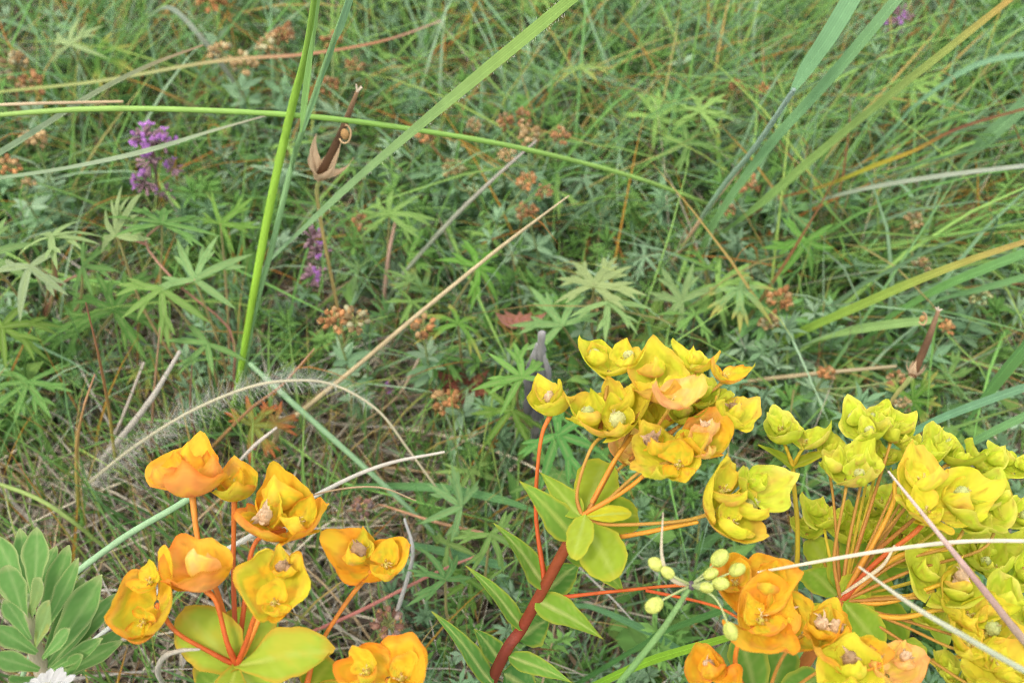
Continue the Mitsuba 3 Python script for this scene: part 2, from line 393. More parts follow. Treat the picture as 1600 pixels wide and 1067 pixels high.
for k, lab, cat in (('meadow_grass', 'dense short green and yellowing grass filling the meadow', 'grass'),
                    ('leaning_grass', 'long fine grass leaning over across the upper right', 'grass'),
                    ('straw_litter', 'grey brown dry straw lying matted on the soil', 'dry grass'),
                    ('fine_grass', 'thin upright green grass growing through the straw litter', 'grass'),
                    ('herb_cover', 'grey green small leaved herbs covering the ground', 'ground cover'),
                    ('leafy_cover', 'low dark green leaves under the taller plants', 'ground cover')):
    labels[k] = {'label': lab, 'category': cat, 'kind': 'stuff'}
count = {}
def scatter(kind, src, x, y, rot, sc, z=0.0):
    count[kind] = count.get(kind, 0) + 1
    scene[f'{kind}__{count[kind]:03d}'] = {'type': 'instance', 'shapegroup': {'type': 'ref', 'id': src},
        'to_world': T().translate([x, y, z]).rotate([0, 0, 1], rot).scale(sc)}

def to_px(p):
    q = np.asarray(p) - ORG; d = q @ FWD
    return 800 + (q @ RGT) / d / TANH * 800, 533.5 - (q @ UPV) / d / TANH * 800

def sprinkle():
    rg = rngs(21)
    st = 0.062
    for gx in np.arange(-0.95, 0.95, st):
        for gy in np.arange(-0.15, 1.45, st):
            x, y = gx + rg.uniform(-.5, .5) * st, gy + rg.uniform(-.5, .5) * st
            px, py = to_px((x, y, 0.03)) if y > 0.02 else (800, 1500)
            rot = rg.uniform(0, 360); sc = rg.uniform(.8, 1.15)
            near = y < 0.33
            scatter('straw_litter', f'straw_patch_{rg.integers(3):03d}', x, y, rot, sc)
            if not near and rg.random() < .09:              # worn spots with little but straw
                scatter('straw_litter', f'straw_patch_{rg.integers(3):03d}', x, y, rot + 70, sc, .008)
                scatter('fine_grass', f'sparse_patch_{rg.integers(3):03d}', x, y, rot, sc)
                continue
            lower_left = px < 720 and py > 600
            if lower_left:
                if rg.random() < .35: scatter('straw_litter', f'straw_patch_{rg.integers(3):03d}', x + .02, y + .02, rot + 120, sc, .007)
                for q_ in (0, 1): scatter('fine_grass', f'sparse_patch_{rg.integers(3):03d}', x + .02 * q_, y - .02 * q_, rg.uniform(0, 360), sc)
                if rg.random() < .15: scatter('meadow_grass', f'grass_patch_{rg.integers(4):03d}', x, y, rot, sc * .7)
                continue
            right = px > 1000 and py < 760
            u = rg.random()
            if near:
                scatter('meadow_grass', f'grass_patch_{rg.integers(4):03d}', x, y, rot, sc * .65)
                if u < .5: scatter('leafy_cover', f'leaf_patch_{rg.integers(3):03d}', x, y, rot, sc)
                if u < .7: scatter('herb_cover', f'herb_patch_{rg.integers(4):03d}', x, y, rot, sc * .8)
                continue
            top = py < 420
            top = py < 330
            v = rg.random()
            top = py < 380
            v, w_ = rg.random(), rg.random()
            if right:
                if u < .9: scatter('leaning_grass', f'leaning_patch_{rg.integers(3):03d}', x, y, rg.normal(0, 26), sc)
                if u > .45: scatter('herb_cover', f'herb_patch_{rg.integers(4):03d}', x, y, rot, sc)
                if v < .6: scatter('meadow_grass', f'tangle_patch_{rg.integers(4):03d}', x, y, rot, sc * .95)
                if v > .85: scatter('leafy_cover', f'cut_leaf_patch_{rg.integers(4):03d}', x, y, rot, sc)
                scatter('meadow_grass', f'grass_patch_{rg.integers(4):03d}', x, y, rot, sc * .9)
            else:
                scatter('meadow_grass', f'grass_patch_{rg.integers(4):03d}', x, y, rot, sc * (.95 if w_ < .5 else .75))
                if v < (.85 if top else .5): scatter('meadow_grass', f'tangle_patch_{rg.integers(4):03d}', x, y, rot + 90, sc * (.95 if top else .85))
                if u < (.6 if top else .8): scatter('herb_cover', f'herb_patch_{rg.integers(4):03d}', x, y, rot, sc)
                if w_ > .74: scatter('leafy_cover', f'cut_leaf_patch_{rg.integers(4):03d}', x, y, rot, sc)
                if u > .6: scatter('leafy_cover', f'leaf_patch_{rg.integers(3):03d}', x, y, rot, sc * 1.0)
sprinkle()

# ------------------------------------------------------------------ spurges (the orange and yellow cups)
PAL = {   # ground colour, second colour, margin, blush
    'orange': ((.80, .41, .03), (.70, .50, .04), (.74, .20, .03), (.76, .28, .11)),
    'gold': ((.82, .54, .04), (.54, .53, .04), (.78, .30, .04), (.76, .33, .11)),
    'yellow': ((.72, .65, .06), (.56, .60, .04), (.78, .48, .07), (.75, .34, .12)),
    'lime': ((.59, .64, .06), (.46, .57, .04), (.68, .64, .13), (.70, .42, .13)),
    'peach': ((.80, .50, .17), (.72, .58, .11), (.78, .32, .10), (.78, .33, .17)),
}

def basis(ax):
    a = U(np.cross(ax, RGT)); return a, np.cross(ax, a)      # away from the viewer, and across

def bowl_bract(base, axis, roll, span, R, tmax, pal, seed, blush=0.4, flare=0.0, ns=15, nt=29, aspect=1.0):
    """One broad pointed bract, a sector of a bowl that opens along axis."""
    rg = rngs(seed, 9)
    ax = U(axis); a, b = basis(ax); a = a * aspect; b = b / aspect ** .5
    s, t = np.meshgrid(np.linspace(0, 1, ns), np.linspace(-1, 1, nt), indexing='ij')
    out = 0.44 + 0.50 * (1 - np.abs(t) ** 1.7) ** 0.85 + 0.21 * np.exp(-(np.abs(t) / .12) ** 1.5)
    out = out * (1 + 0.05 * np.sin(t * 5 + rg.random() * 6) + 0.03 * np.sin(t * 13 + rg.random() * 6) + .10 * (meshkit.noise(np.stack([t * 9, 0 * t, np.full_like(t, seed % 89)], -1), 3) - .5))
    th = 0.10 + (s * out) * (tmax - 0.10)
    phi = roll + t * span / 2
    tip_ = np.exp(-(t / .30) ** 2)
    rr = R * (np.sin(th) + (flare + .17 * tip_ + .07 * rg.normal()) * s ** 4)
    zz = R * (1 - np.cos(th)) * 1.12
    p = np.stack([s * 3, t * 2, np.full_like(s, seed % 97)], -1)
    wob = meshkit.fbm(p * .8, 2, 2) - .5
    wb2 = meshkit.fbm(p * 1.9 + 11, 2, 7) - .5
    rr = rr * (1 + (.42 * wob + .08 * wb2) * s); zz = zz * (1 + .16 * wob * s)
    curl_ = 1 + .22 * rg.normal() * s ** 2 * t                 # one side leans in, the other out
    rr = rr * curl_
    pinch = 1 - (0.10 * np.exp(-(t / .25) ** 2) - .16 * np.exp(-(t / .16) ** 2)) * s + .05 * np.sin(t * 9 + rg.random() * 6) * s
    v = np.asarray(base) + ax * zz[..., None] + (np.cos(phi) * rr * pinch)[..., None] * a + (np.sin(phi) * rr * pinch)[..., None] * b
    c0, c1, ce, cb = (np.array(x) for x in PAL[pal])
    m = meshkit.fbm(p * 1.3, 3, 5); m2 = np.clip((meshkit.fbm(p * .8 + 31, 3, 6) - .5) * 1.7 + .5, 0, 1)
    k1 = np.clip((m - .40) * 4.5, 0, 1)[..., None]
    fine = (.76 + .48 * meshkit.fbm(p * 3.1 + 5, 3, 12))[..., None]
    vein = (np.clip(np.sin(t * 13 + .6 * np.sin(s * 6)), 0, 1) ** 4 * .22)[..., None]
    spot = (meshkit.noise(p * 9, 8) > .93)[..., None] * .45
    pale = np.clip((meshkit.fbm(p * 1.1 + 71, 2, 14) - .5) * 3, 0, 1)[..., None] * .28
    def skin_of(b_, add):
        c = c0 * (1 - k1) + c1 * k1
        kb = (np.clip((m2 - (0.84 - 0.60 * b_)) * 3 + add * (1 - s), 0, 1) * (1 - .4 * s))[..., None] * .9
        c = c * (1 - kb) + cb * kb
        ke = (np.clip((np.maximum(s, np.abs(t) ** 3) - .82) * 6, 0, 1) * np.clip(m2 * 2.2 - .6, 0, 1))[..., None] * .9
        c = (c * (1 - ke) + ce * ke) * fine
        c = c * (1 - pale) + (c * .6 + np.array([.36, .32, .12])) * pale
        c = c * (1 - vein * np.array([.2, .7, .3]))
        return c * (1 - spot) + np.array([.35, .14, .03]) * spot
    nrm = np.cross(np.gradient(v, axis=0), np.gradient(v, axis=1)); nrm = U(nrm)
    sg = np.sign(((v - (np.asarray(base) + ax * R)) * nrm).sum(-1, keepdims=True))
    f = grid_faces(ns, nt)                     # the inner face and, a fifth of a millimetre outside it, the blushed outer face
    vo = v + nrm * np.where(sg == 0, 1, sg) * .00010 * np.clip(s * 4, .2, 1)[..., None]
    return (np.vstack([v.reshape(-1, 3), vo.reshape(-1, 3)]), np.vstack([f, f[:, ::-1] + ns * nt]),
            np.vstack([skin_of(blush * .6, 0).reshape(-1, 3), skin_of(min(1, blush * 1.5), .8 * blush).reshape(-1, 3)]))

def flower_centre(base, axis, r, seed, dry=False):
    rg = rngs(seed, 4); m = MB(); ax = U(axis); a = U(np.cross(ax, [.2, .4, .9])); b = np.cross(ax, a)
    cc = np.array([.44, .40, .07]) if not dry else np.array([.34, .20, .07])
    m.add(*ball(base + ax * r * .4, r * .62, cc, ax, 1.1, 9, 6, .12, seed))
    for k in range(4):                                       # horned glands
        q = k * 1.571 + rg.random() * .5; d = np.cos(q) * a + np.sin(q) * b
        p = base + ax * r * .95 + d * r * .72
        m.add(*ball(p, r * .30, np.array([.36, .22, .04]) if not dry else np.array([.22, .12, .04]), ax, .5, 7, 5, .2, seed + k))
    for k in range(3):                                       # styles / withered stamens
        d = U(ax + .5 * rg.normal(0, 1) * a + .5 * rg.normal(0, 1) * b)
        p = base + ax * r * .9
        e = p + d * r * rg.uniform(.9, 1.7)
        wc = np.array([.60, .50, .26]) if not dry else np.array([.45, .36, .26])
        m.add(*tube([p, (p + e) / 2 + rg.normal(0, .12, 3) * r, e], [r * .06, r * .05], wc, 4, 5))
        m.add(*ball(e, r * .13, wc, d, 1, 5, 4))
        for q in (-1, 1):
            m.add(*tube([e, e + U(d + q * .9 * a) * r * .35], [r * .06, r * .04], wc, 3, 3))
    return m

def capsule_mesh(p, axis, r, seed, kind='green'):
    rg = rngs(seed, 3); m = MB()
    col = {'green': (.36, .40, .14), 'pale': (.42, .43, .17), 'brown': (.30, .20, .12), 'husk': (.52, .38, .24)}[kind]
    ax = U(axis)
    if kind in ('husk', 'brown'):
        m.add(*ball(p, r, col, ax, 1.15, 12, 9, .30, seed, 3))
        for k in range(7):
            d = U(ax * .5 + rg.normal(0, .8, 3)); q = p + d * r * .6
            L = rg.uniform(.8, 1.7) * r
            m.add(*leaf(q, q + d * L, U(rg.normal(0, 1, 3)), r * .8, 'ovate', np.array(col) * rg.uniform(.8, 1.4), curl=.6, seed=seed + k, ns=6, nt=5))
    else:
        m.add(*ball(p, r, col, ax, 1.02, 15, 11, .10, seed, 3))
        for k in range(46):                                   # warts
            d = U(rg.normal(0, 1, 3)); m.add(*ball(p + d * r * 1.0, r * .11, np.array(col) * 1.15, d, 1, 5, 4))
        e = p + ax * r * 1.05
        for q in range(3):
            d = U(ax + .8 * rg.normal(0, 1, 3)); m.add(*tube([e, e + d * r * .5], [r * .08, r * .06], (.42, .34, .16), 3, 3))
    return m

def flower_cup(plant, px, py, d, rpx, axis, pal, subs, seed, nb=2, blush=.4, tmax=1.66, roll=0.0, caps='', whorl=None, sub_r=.50, sroll=None, stalk_col='rust', inner=None, stalk_w=5.0, open_=.9, aspect=1.0):
    """A cup of two or three broad bracts that holds smaller two-bract cups, each round a flower centre or a seed capsule."""
    rg = rngs(seed, 1)
    P = at(px, py, d); R = rpx * mm(d) * .97; ax = U(axis + .22 * UPV + .06 * rg.normal(0, 1, 3))
    base = P - ax * R * .75
    cup = numbered(plant + '__flower_cup')
    for k in range(nb):
        part(cup, 'bract', bowl_bract(base, ax, roll + k * 2 * np.pi / nb + rg.normal(0, .12), 2 * np.pi / nb * rg.uniform(1.0, 1.18), R * rg.uniform(.94, 1.06) * (1 + .02 * k), tmax * rg.uniform(.93, 1.07), pal, seed * 10 + k, blush, flare=.06, aspect=aspect), 'bract_material')
    a, b = basis(ax)
    for j in range(subs):
        q = (roll if sroll is None else sroll) + j * 2 * np.pi / max(subs, 1) + rg.normal(0, .2)
        rad = np.cos(q) * a + np.sin(q) * b
        sax = U(ax + rad * (.30 if subs > 1 else .1) + rg.normal(0, .12, 3))
        sb = base + ax * R * rg.uniform(.26, .48) + rad * R * (.42 if subs > 1 else .10) * (aspect if abs(math.cos(q)) > .7 else 1)
        Rs = R * sub_r * rg.uniform(.9, 1.1)
        r2 = np.pi + rg.normal(0, .45)              # the nearer one of the pair bends shut over the centre, the other stands open
        for k in range(2):
            part(cup, 'inner_bract', bowl_bract(sb, sax, r2 + k * np.pi + rg.normal(0, .15), np.pi * rg.uniform(.78, 1.05), Rs * (1 + .03 * k), rg.uniform(1.95, 2.35) if k == 0 else rg.uniform(1.5, 1.85), inner or pal, seed * 10 + 3 + j * 2 + k, blush * .7, ns=9, nt=15), 'bract_material')
        kind = caps[j] if j < len(caps) else '.'
        part(cup, 'flower_centre', flower_centre(sb + sax * Rs * .12, sax, Rs * .32, seed * 10 + j, dry=kind in 'bh'), 'stem_material')
        if kind in 'gpbh' and kind != '.':
            cp = sb + sax * Rs * (.92) + rg.normal(0, .10, 3) * Rs
            part(cup, 'seed_capsule', capsule_mesh(cp, U(sax + rg.normal(0, .3, 3)), Rs * (.40 if kind in 'gp' else .42), seed * 10 + j, {'g': 'green', 'p': 'pale', 'b': 'brown', 'h': 'husk'}[kind]), 'dry_material' if kind in 'bh' else 'stem_material')
    if subs == 0:
        part(cup, 'flower_centre', flower_centre(base + ax * R * .15, ax, R * .20, seed * 10, dry='b' in caps or 'h' in caps), 'stem_material')
    if whorl is not None:
        pts = [np.asarray(w, float) for w in whorl] + [base - ax * R * .02]
        col = {'orange': [(.36, .15, .03), (.41, .22, .04), (.45, .31, .05)], 'rust': [(.54, .13, .02), (.58, .19, .03), (.60, .26, .04)], 'red': [(.42, .07, .02), (.50, .11, .02), (.56, .18, .03)], 'lime': [(.50, .34, .03), (.52, .40, .03), (.52, .48, .04)]}[stalk_col]
        sw = stalk_w * mm(d)
        part(plant, 'flower_stalk', tube([q_ + (rg.normal(0, .00045, 3) if 0 < k_ < len(pts) - 1 else 0) for k_, q_ in enumerate(pts)], [sw * .66, sw * .50, sw * .44, sw * .46, sw * .62], col, 8, 18, .12, seed), 'stem_material')
    return base

LEAFG = (.17, .33, .05); LIMEL = (.34, .44, .04)

def px_leaf(plant, b, t, w, prof, col, rib=None, edge=None, nrm=None, name='leaf', seed=0, label=None, **k):
    B, Tp = at(*b), at(*t)
    n = nrm if nrm is not None else cam(.0, .45, .9)
    return part(plant, name, leaf(B, Tp, n, w * mm((b[2] + t[2]) / 2), prof, col, rib, edge, seed=seed, **k), 'leaf_material', label)

def down_to_soil(p, q):                      # carries the line from p through q on to the soil, bending upright
    p, q = np.asarray(p), np.asarray(q)
    d = U(q - p); d = U(d + np.array([0, 0, -.6]))
    return q + d * ((q[2] + .012) / -d[2])

# --- the orange spurge, lower left
o = thing('orange_spurge', 'orange cupped spurge at lower left with a rosette of lime round leaves', 'plant')
W = at(370, 1040, .305)
stemb = down_to_soil(W, W + np.array([-.004, .006, -.05]))
part(o, 'stem', tube([stemb, (stemb + W) / 2 + [.004, 0, 0], W], [.0022, .0020], [(.35, .07, .03), (.55, .16, .03)], 9, 12), 'stem_material')
for i, (t, w, prof) in enumerate((((286, 958, .300), 88, 'round'), ((402, 938, .325), 84, 'round'), ((504, 1008, .295), 80, 'obovate'), ((346, 1110, .280), 52, 'obovate'), ((296, 1100, .318), 90, 'round'), ((420, 1105, .300), 70, 'round'))):
    dark = i == 4
    px_leaf(o, (371, 1042, .305), t, w, prof, (.17, .30, .04) if dark else (.38, .52, .06), (.52, .62, .14), (.62, .36, .05), seed=40 + i, blotch=None if dark else (.50, .50, .06), nrm=cam(.0, .6, .8), curl=-.22, fold=.22, wave=.14)
flower_cup(o, 297, 735, .318, 56, cam(-.05, .90, .35), 'orange', 3, 101, nb=2, blush=.75, roll=0.1, whorl=[W, at(345, 930, .316), at(312, 850, .318)], stalk_w=9)
flower_cup(o, 366, 752, .324, 41, cam(.1, .85, .4), 'gold', 1, 102, nb=2, blush=.5, roll=0.2, whorl=[W, at(366, 930, .322), at(366, 850, .33)], stalk_col='red', stalk_w=8)
flower_cup(o, 440, 796, .312, 65, cam(.05, .70, .65), 'orange', 3, 103, nb=3, blush=.45, roll=.3, inner='gold', caps='.h.', whorl=[W, at(380, 960, .310), at(395, 850, .312)], stalk_col='red', stalk_w=8)
flower_cup(o, 224, 937, .292, 54, cam(-.25, .28, .95), 'gold', 2, 104, nb=2, blush=.45, roll=1.57, aspect=1.3, sroll=0, tmax=1.75, sub_r=.40, whorl=[W, at(328, 1020, .300), at(275, 985, .297)], stalk_col='red', stalk_w=8)
flower_cup(o, 315, 886, .296, 50, cam(-.05, .92, .30), 'orange', 1, 105, nb=2, blush=.6, roll=0.5, inner='peach', sub_r=.62, whorl=[W, at(356, 1000, .301), at(338, 940, .299)], stalk_col='red', stalk_w=9)
flower_cup(o, 428, 910, .290, 50, cam(.2, .42, .9), 'gold', 2, 106, nb=2, blush=.2, roll=1.5, aspect=1.3, sroll=0, tmax=1.6, caps='b.', whorl=[W, at(382, 1000, .300), at(404, 962, .295)], stalk_col='red', stalk_w=9)
part(o, 'flower_stalk', tube([W, at(388, 1005, .304), at(409, 955, .306), at(425, 905, .309)], [.0009, .0008], [(.62, .16, .03), (.66, .3, .03)], 8, 12), 'stem_material')

o = thing('orange_spurge', 'small orange spurge cut off by the bottom edge, beside the lime leaved one', 'plant')
W = at(478, 1075, .315)
stemb = down_to_soil(W, W + np.array([.004, .004, -.05]))
part(o, 'stem', tube([stemb, W], [.0022, .0019], [(.35, .07, .03), (.55, .16, .03)], 9, 10), 'stem_material')
px_leaf(o, (478, 1080, .315), (520, 1030, .32), 70, 'round', (.24, .34, .03), (.4, .45, .06), (.55, .30, .04), seed=61)
px_leaf(o, (480, 1085, .315), (560, 1100, .31), 60, 'round', (.24, .34, .03), (.4, .45, .06), (.55, .30, .04), seed=62)
flower_cup(o, 579, 867, .312, 56, cam(.0, .55, .85), 'orange', 2, 111, nb=2, blush=.3, roll=1.5, aspect=.85, caps='b.', inner='gold', whorl=[W, at(500, 1016, .314), at(540, 945, .313)], stalk_w=8)
flower_cup(o, 598, 1046, .285, 61, cam(-.05, .50, .85), 'orange', 2, 112, nb=2, blush=.4, roll=1.6, inner='gold', whorl=[W, at(540, 1110, .30)], stalk_w=8)

# --- the central spurge
o = thing('yellow_spurge', 'yellow spurge in the centre with a red stem and green oval leaves', 'plant')
W = at(912, 812, .318)
S1, S2, S3 = at(888, 848, .322), at(818, 976, .342), at(766, 1067, .356)
root = down_to_soil(S2, S3)
part(o, 'stem', tube([root, S3, S2, S1, W], [.0023, .0021, .0020, .0018, .0015], [(.15, .035, .02), (.17, .032, .018), (.20, .035, .018), (.24, .06, .02), (.36, .22, .03)], 11, 60, .06, 3), 'stem_material')
for i, (b, t, w, prof, c) in enumerate((
        ((914, 805, .322), (948, 712, .335), 68, 'round', LIMEL), ((906, 808, .318), (846, 733, .322), 44, 'ovate', (.25, .40, .05)),
        ((896, 840, .318), (822, 752, .312), 58, 'ovate', (.18, .34, .05)), ((914, 806, .312), (899, 862, .297), 42, 'round', (.36, .46, .05)),
        ((912, 818, .316), (962, 896, .304), 78, 'round', (.30, .42, .04)), ((916, 808, .322), (1004, 800, .330), 66, 'round', (.28, .42, .04)),
        ((916, 808, .316), (984, 798, .312), 28, 'obovate', (.50, .50, .03)), ((905, 850, .325), (980, 924, .322), 52, 'ovate', (.20, .36, .05)))):
    px_leaf(o, b, t, w, prof, c, (.42, .52, .12), (.48, .46, .05), seed=70 + i, nrm=cam(.05, .5, .85), curl=-.2, fold=.12)
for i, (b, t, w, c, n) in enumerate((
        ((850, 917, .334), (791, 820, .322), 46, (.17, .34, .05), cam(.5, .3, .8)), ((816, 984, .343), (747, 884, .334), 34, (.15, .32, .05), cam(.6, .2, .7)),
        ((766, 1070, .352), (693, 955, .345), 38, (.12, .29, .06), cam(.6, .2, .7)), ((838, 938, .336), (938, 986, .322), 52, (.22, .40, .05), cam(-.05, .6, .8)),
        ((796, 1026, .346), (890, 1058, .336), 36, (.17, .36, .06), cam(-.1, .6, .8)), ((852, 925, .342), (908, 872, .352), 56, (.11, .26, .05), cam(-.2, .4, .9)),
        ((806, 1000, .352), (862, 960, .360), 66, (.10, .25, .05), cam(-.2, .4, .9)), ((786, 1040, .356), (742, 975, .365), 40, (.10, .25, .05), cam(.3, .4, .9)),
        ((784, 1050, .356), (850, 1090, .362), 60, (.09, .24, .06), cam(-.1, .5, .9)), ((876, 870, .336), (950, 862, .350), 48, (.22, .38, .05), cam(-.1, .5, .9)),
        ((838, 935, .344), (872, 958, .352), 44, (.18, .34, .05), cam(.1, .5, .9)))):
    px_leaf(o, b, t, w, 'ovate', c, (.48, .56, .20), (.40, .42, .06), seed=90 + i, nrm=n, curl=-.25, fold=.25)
flower_cup(o, 860, 622, .326, 37, cam(-.1, .86, .45), 'yellow', 1, 121, nb=2, blush=.3, roll=.4, caps='h', sub_r=.5, whorl=[at(851, 908, .332), at(838, 800, .330), at(846, 690, .328)], stalk_col='red', stalk_w=7)
st = dict(stalk_col='orange', stalk_w=6)
flower_cup(o, 950, 640, .318, 58, cam(-.1, .72, .65), 'yellow', 3, 122, nb=2, blush=.35, roll=1.57, caps='gp.', inner='yellow', whorl=[W, at(900, 770, .317), at(925, 700, .317)], **st)
flower_cup(o, 955, 556, .326, 42, cam(-.05, .75, .6), 'yellow', 2, 123, nb=2, blush=.25, roll=1.3, caps='pp', whorl=[at(938, 670, .322), at(946, 620, .324)], **st)
flower_cup(o, 1036, 592, .318, 50, cam(.05, .62, .75), 'yellow', 2, 124, nb=2, blush=.75, roll=.2, caps='..', inner='yellow', whorl=[W, at(950, 740, .320), at(1000, 650, .320)], **st)
flower_cup(o, 1052, 612, .302, 36, cam(.1, .80, .35), 'peach', 0, 125, nb=2, blush=.8, roll=2.0, whorl=[at(1010, 690, .314), at(1035, 655, .309)], **st)
flower_cup(o, 1090, 560, .326, 30, cam(.0, .85, .4), 'yellow', 1, 126, nb=2, blush=.3, roll=.9, whorl=[at(1040, 660, .320), at(1075, 600, .324)], **st)
flower_cup(o, 1137, 578, .322, 29, cam(.35, .75, .5), 'gold', 0, 127, nb=2, blush=.6, roll=1.6, whorl=[at(1040, 660, .320), at(1110, 610, .322)], **st)
flower_cup(o, 1100, 612, .320, 36, cam(.15, .75, .6), 'lime', 1, 128, nb=2, blush=.2, roll=.3, whorl=[at(1040, 680, .318), at(1080, 650, .319)], **st)
flower_cup(o, 1150, 642, .314, 36, cam(.2, .78, .5), 'yellow', 1, 129, nb=2, blush=.35, roll=2.2, caps='b', whorl=[at(1050, 700, .316), at(1110, 680, .315)], **st)
flower_cup(o, 1046, 705, .302, 52, cam(-.1, .45, .9), 'yellow', 2, 130, nb=3, blush=.3, roll=.8, caps='b.', inner='gold', whorl=[W, at(940, 790, .316), at(1005, 735, .309)], **st)
flower_cup(o, 1104, 682, .306, 42, cam(.15, .62, .75), 'gold', 2, 131, nb=2, blush=.5, roll=2.6, caps='.h', inner='peach', whorl=[W, at(950, 785, .316), at(1030, 730, .31)], **st)
flower_cup(o, 990, 698, .345, 38, cam(.1, .8, .5), 'peach', 1, 132, nb=2, blush=.5, roll=.8, whorl=[W, at(935, 770, .33), at(965, 735, .338)], **st)
flower_cup(o, 1018, 650, .322, 34, cam(.0, .75, .6), 'yellow', 1, 137, nb=2, blush=.3, roll=.3, caps='.', whorl=[at(985, 720, .318)], **st)
flower_cup(o, 1072, 640, .316, 32, cam(.1, .75, .6), 'lime', 1, 138, nb=2, blush=.35, roll=1.2, caps='b', whorl=[at(1045, 680, .316)], **st)
flower_cup(o, 1118, 640, .322, 32, cam(.2, .75, .6), 'yellow', 1, 139, nb=2, blush=.3, roll=2.1, whorl=[at(1075, 680, .318)], **st)
flower_cup(o, 1148, 790, .305, 62, cam(.55, .25, .8), 'yellow', 3, 133, nb=2, blush=.45, roll=.6, caps='..p', whorl=[W, at(960, 816, .314), at(1060, 816, .311)], **st)
flower_cup(o, 1188, 757, .312, 40, cam(.5, .5, .65), 'lime', 1, 134, nb=2, blush=.45, roll=1.9, whorl=[at(1010, 833, .318), at(1090, 810, .315), at(1140, 795, .313)], **st)
for q in (((925, 785, .318), (960, 720, .319), (988, 680, .32)), ((910, 805, .318), (985, 760, .312), (1020, 725, .308)), ((895, 850, .325), (985, 836, .318), (1090, 815, .312))):
    part(o, 'flower_stalk', tube([at(*p) for p in q], [.0008, .0007], [(.58, .20, .03), (.66, .34, .03)], 8, 12), 'stem_material')
flower_cup(o, 1176, 905, .300, 56, cam(-.15, .45, .85), 'orange', 2, 135, nb=2, blush=.7, roll=1.4, inner='gold', caps='..', whorl=[at(858, 935, .336), at(960, 924, .325), at(1080, 915, .31)], stalk_col='red', stalk_w=6)
flower_cup(o, 1196, 965, .290, 58, cam(.1, .55, .8), 'orange', 1, 136, nb=2, blush=.6, roll=.2, inner='gold', sub_r=.62, whorl=[at(1010, 922, .318), at(1120, 950, .300)], stalk_col='red', stalk_w=5)

# --- the spurge at lower right, orange in front
o = thing('orange_spurge', 'orange spurge with withered brown capsules at lower right corner', 'plant')
W = at(1190, 1120, .312)
stemb = down_to_soil(W, W + np.array([.002, .006, -.05]))
part(o, 'stem', tube([stemb, W], [.0024, .002], [(.3, .06, .03), (.45, .14, .03)], 9, 10), 'stem_material')
flower_cup(o, 1258, 970, .296, 50, cam(-.05, .6, .75), 'gold', 2, 141, nb=2, blush=.45, roll=.9, caps='hh', whorl=[W, at(1215, 1050, .302), at(1240, 1005, .298)], **st)
flower_cup(o, 1318, 1002, .290, 52, cam(.1, .6, .75), 'gold', 2, 142, nb=3, blush=.5, roll=.1, caps='hb', whorl=[W, at(1250, 1070, .30), at(1294, 1035, .294)], **st)
flower_cup(o, 1396, 1040, .286, 40, cam(.1, .6, .7), 'peach', 2, 143, nb=2, blush=.5, roll=1.7, caps='hh', whorl=[W, at(1330, 1085, .292)], **st)
flower_cup(o, 1336, 1066, .280, 54, cam(-.05, .5, .8), 'yellow', 2, 144, nb=2, blush=.3, roll=2.9, whorl=[W, at(1290, 1120, .29)], **st)
flower_cup(o, 1114, 1052, .296, 44, cam(-.15, .65, .7), 'orange', 1, 145, nb=2, blush=.7, roll=.5, caps='h', whorl=[W, at(1140, 1110, .302)], stalk_col='red', stalk_w=7)
part(o, 'flower_stalk', tube([W, at(1150, 1045, .303), at(1158, 985, .296)], [.0009, .0007], [(.55, .14, .03), (.62, .24, .03)], 8, 12), 'stem_material')
for i, (b, t, w) in enumerate((((1185, 1110, .315), (1160, 985, .335), 62), ((1195, 1110, .318), (1235, 990, .338), 62), ((1200, 1115, .316), (1290, 1050, .325), 60), ((1180, 1118, .314), (1110, 1090, .315), 50))):
    px_leaf(o, b, t, w, 'obovate', (.15, .31, .05), (.36, .46, .14), (.4, .4, .06), seed=150 + i, curl=-.2, fold=.15)

# --- the large yellow spurge on the right
o = thing('yellow_spurge', 'broad lime yellow spurge filling the lower right with many orange stalks', 'plant')
W = at(1314, 940, .325)
stemb = down_to_soil(W, W + np.array([.004, .008, -.05]))
part(o, 'stem', tube([stemb, (stemb + W) / 2 + [.003, -.002, 0], W], [.0028, .0024], [(.3, .07, .03), (.45, .16, .03)], 10, 14), 'stem_material')
for i, (b, t, w, prof, c) in enumerate((
        ((1316, 940, .324), (1352, 905, .326), 52, 'round', LIMEL), ((1318, 942, .322), (1378, 1010, .312), 62, 'round', (.24, .40, .04)), ((1320, 940, .324), (1362, 965, .318), 52, 'round', (.28, .42, .04)),
        ((1312, 938, .326), (1262, 880, .34), 60, 'round', (.22, .38, .04)), ((1314, 936, .328), (1330, 860, .345), 64, 'round', (.28, .42, .04)), ((1318, 938, .328), (1400, 890, .342), 70, 'round', (.27, .42, .03)),
        ((1320, 945, .326), (1440, 980, .335), 70, 'round', (.24, .40, .04)), ((1310, 945, .324), (1255, 985, .33), 56, 'obovate', (.18, .34, .05)))):
    px_leaf(o, b, t, w, prof, c, (.42, .52, .12), (.48, .46, .05), seed=160 + i, nrm=cam(.05, .5, .85), curl=-.2, fold=.12)
st2 = dict(stalk_col='orange', stalk_w=5.5)
flower_cup(o, 1328, 726, .322, 44, cam(-.05, .72, .6), 'lime', 3, 151, nb=3, blush=.5, roll=1.2, caps='.p.', whorl=[W, at(1304, 870, .325), at(1318, 775, .323)], **st2)
flower_cup(o, 1348, 664, .332, 36, cam(-.05, .75, .55), 'lime', 2, 152, nb=2, blush=.1, roll=.3, caps='pp', whorl=[W, at(1325, 850, .330), at(1348, 740, .331)], **st2)
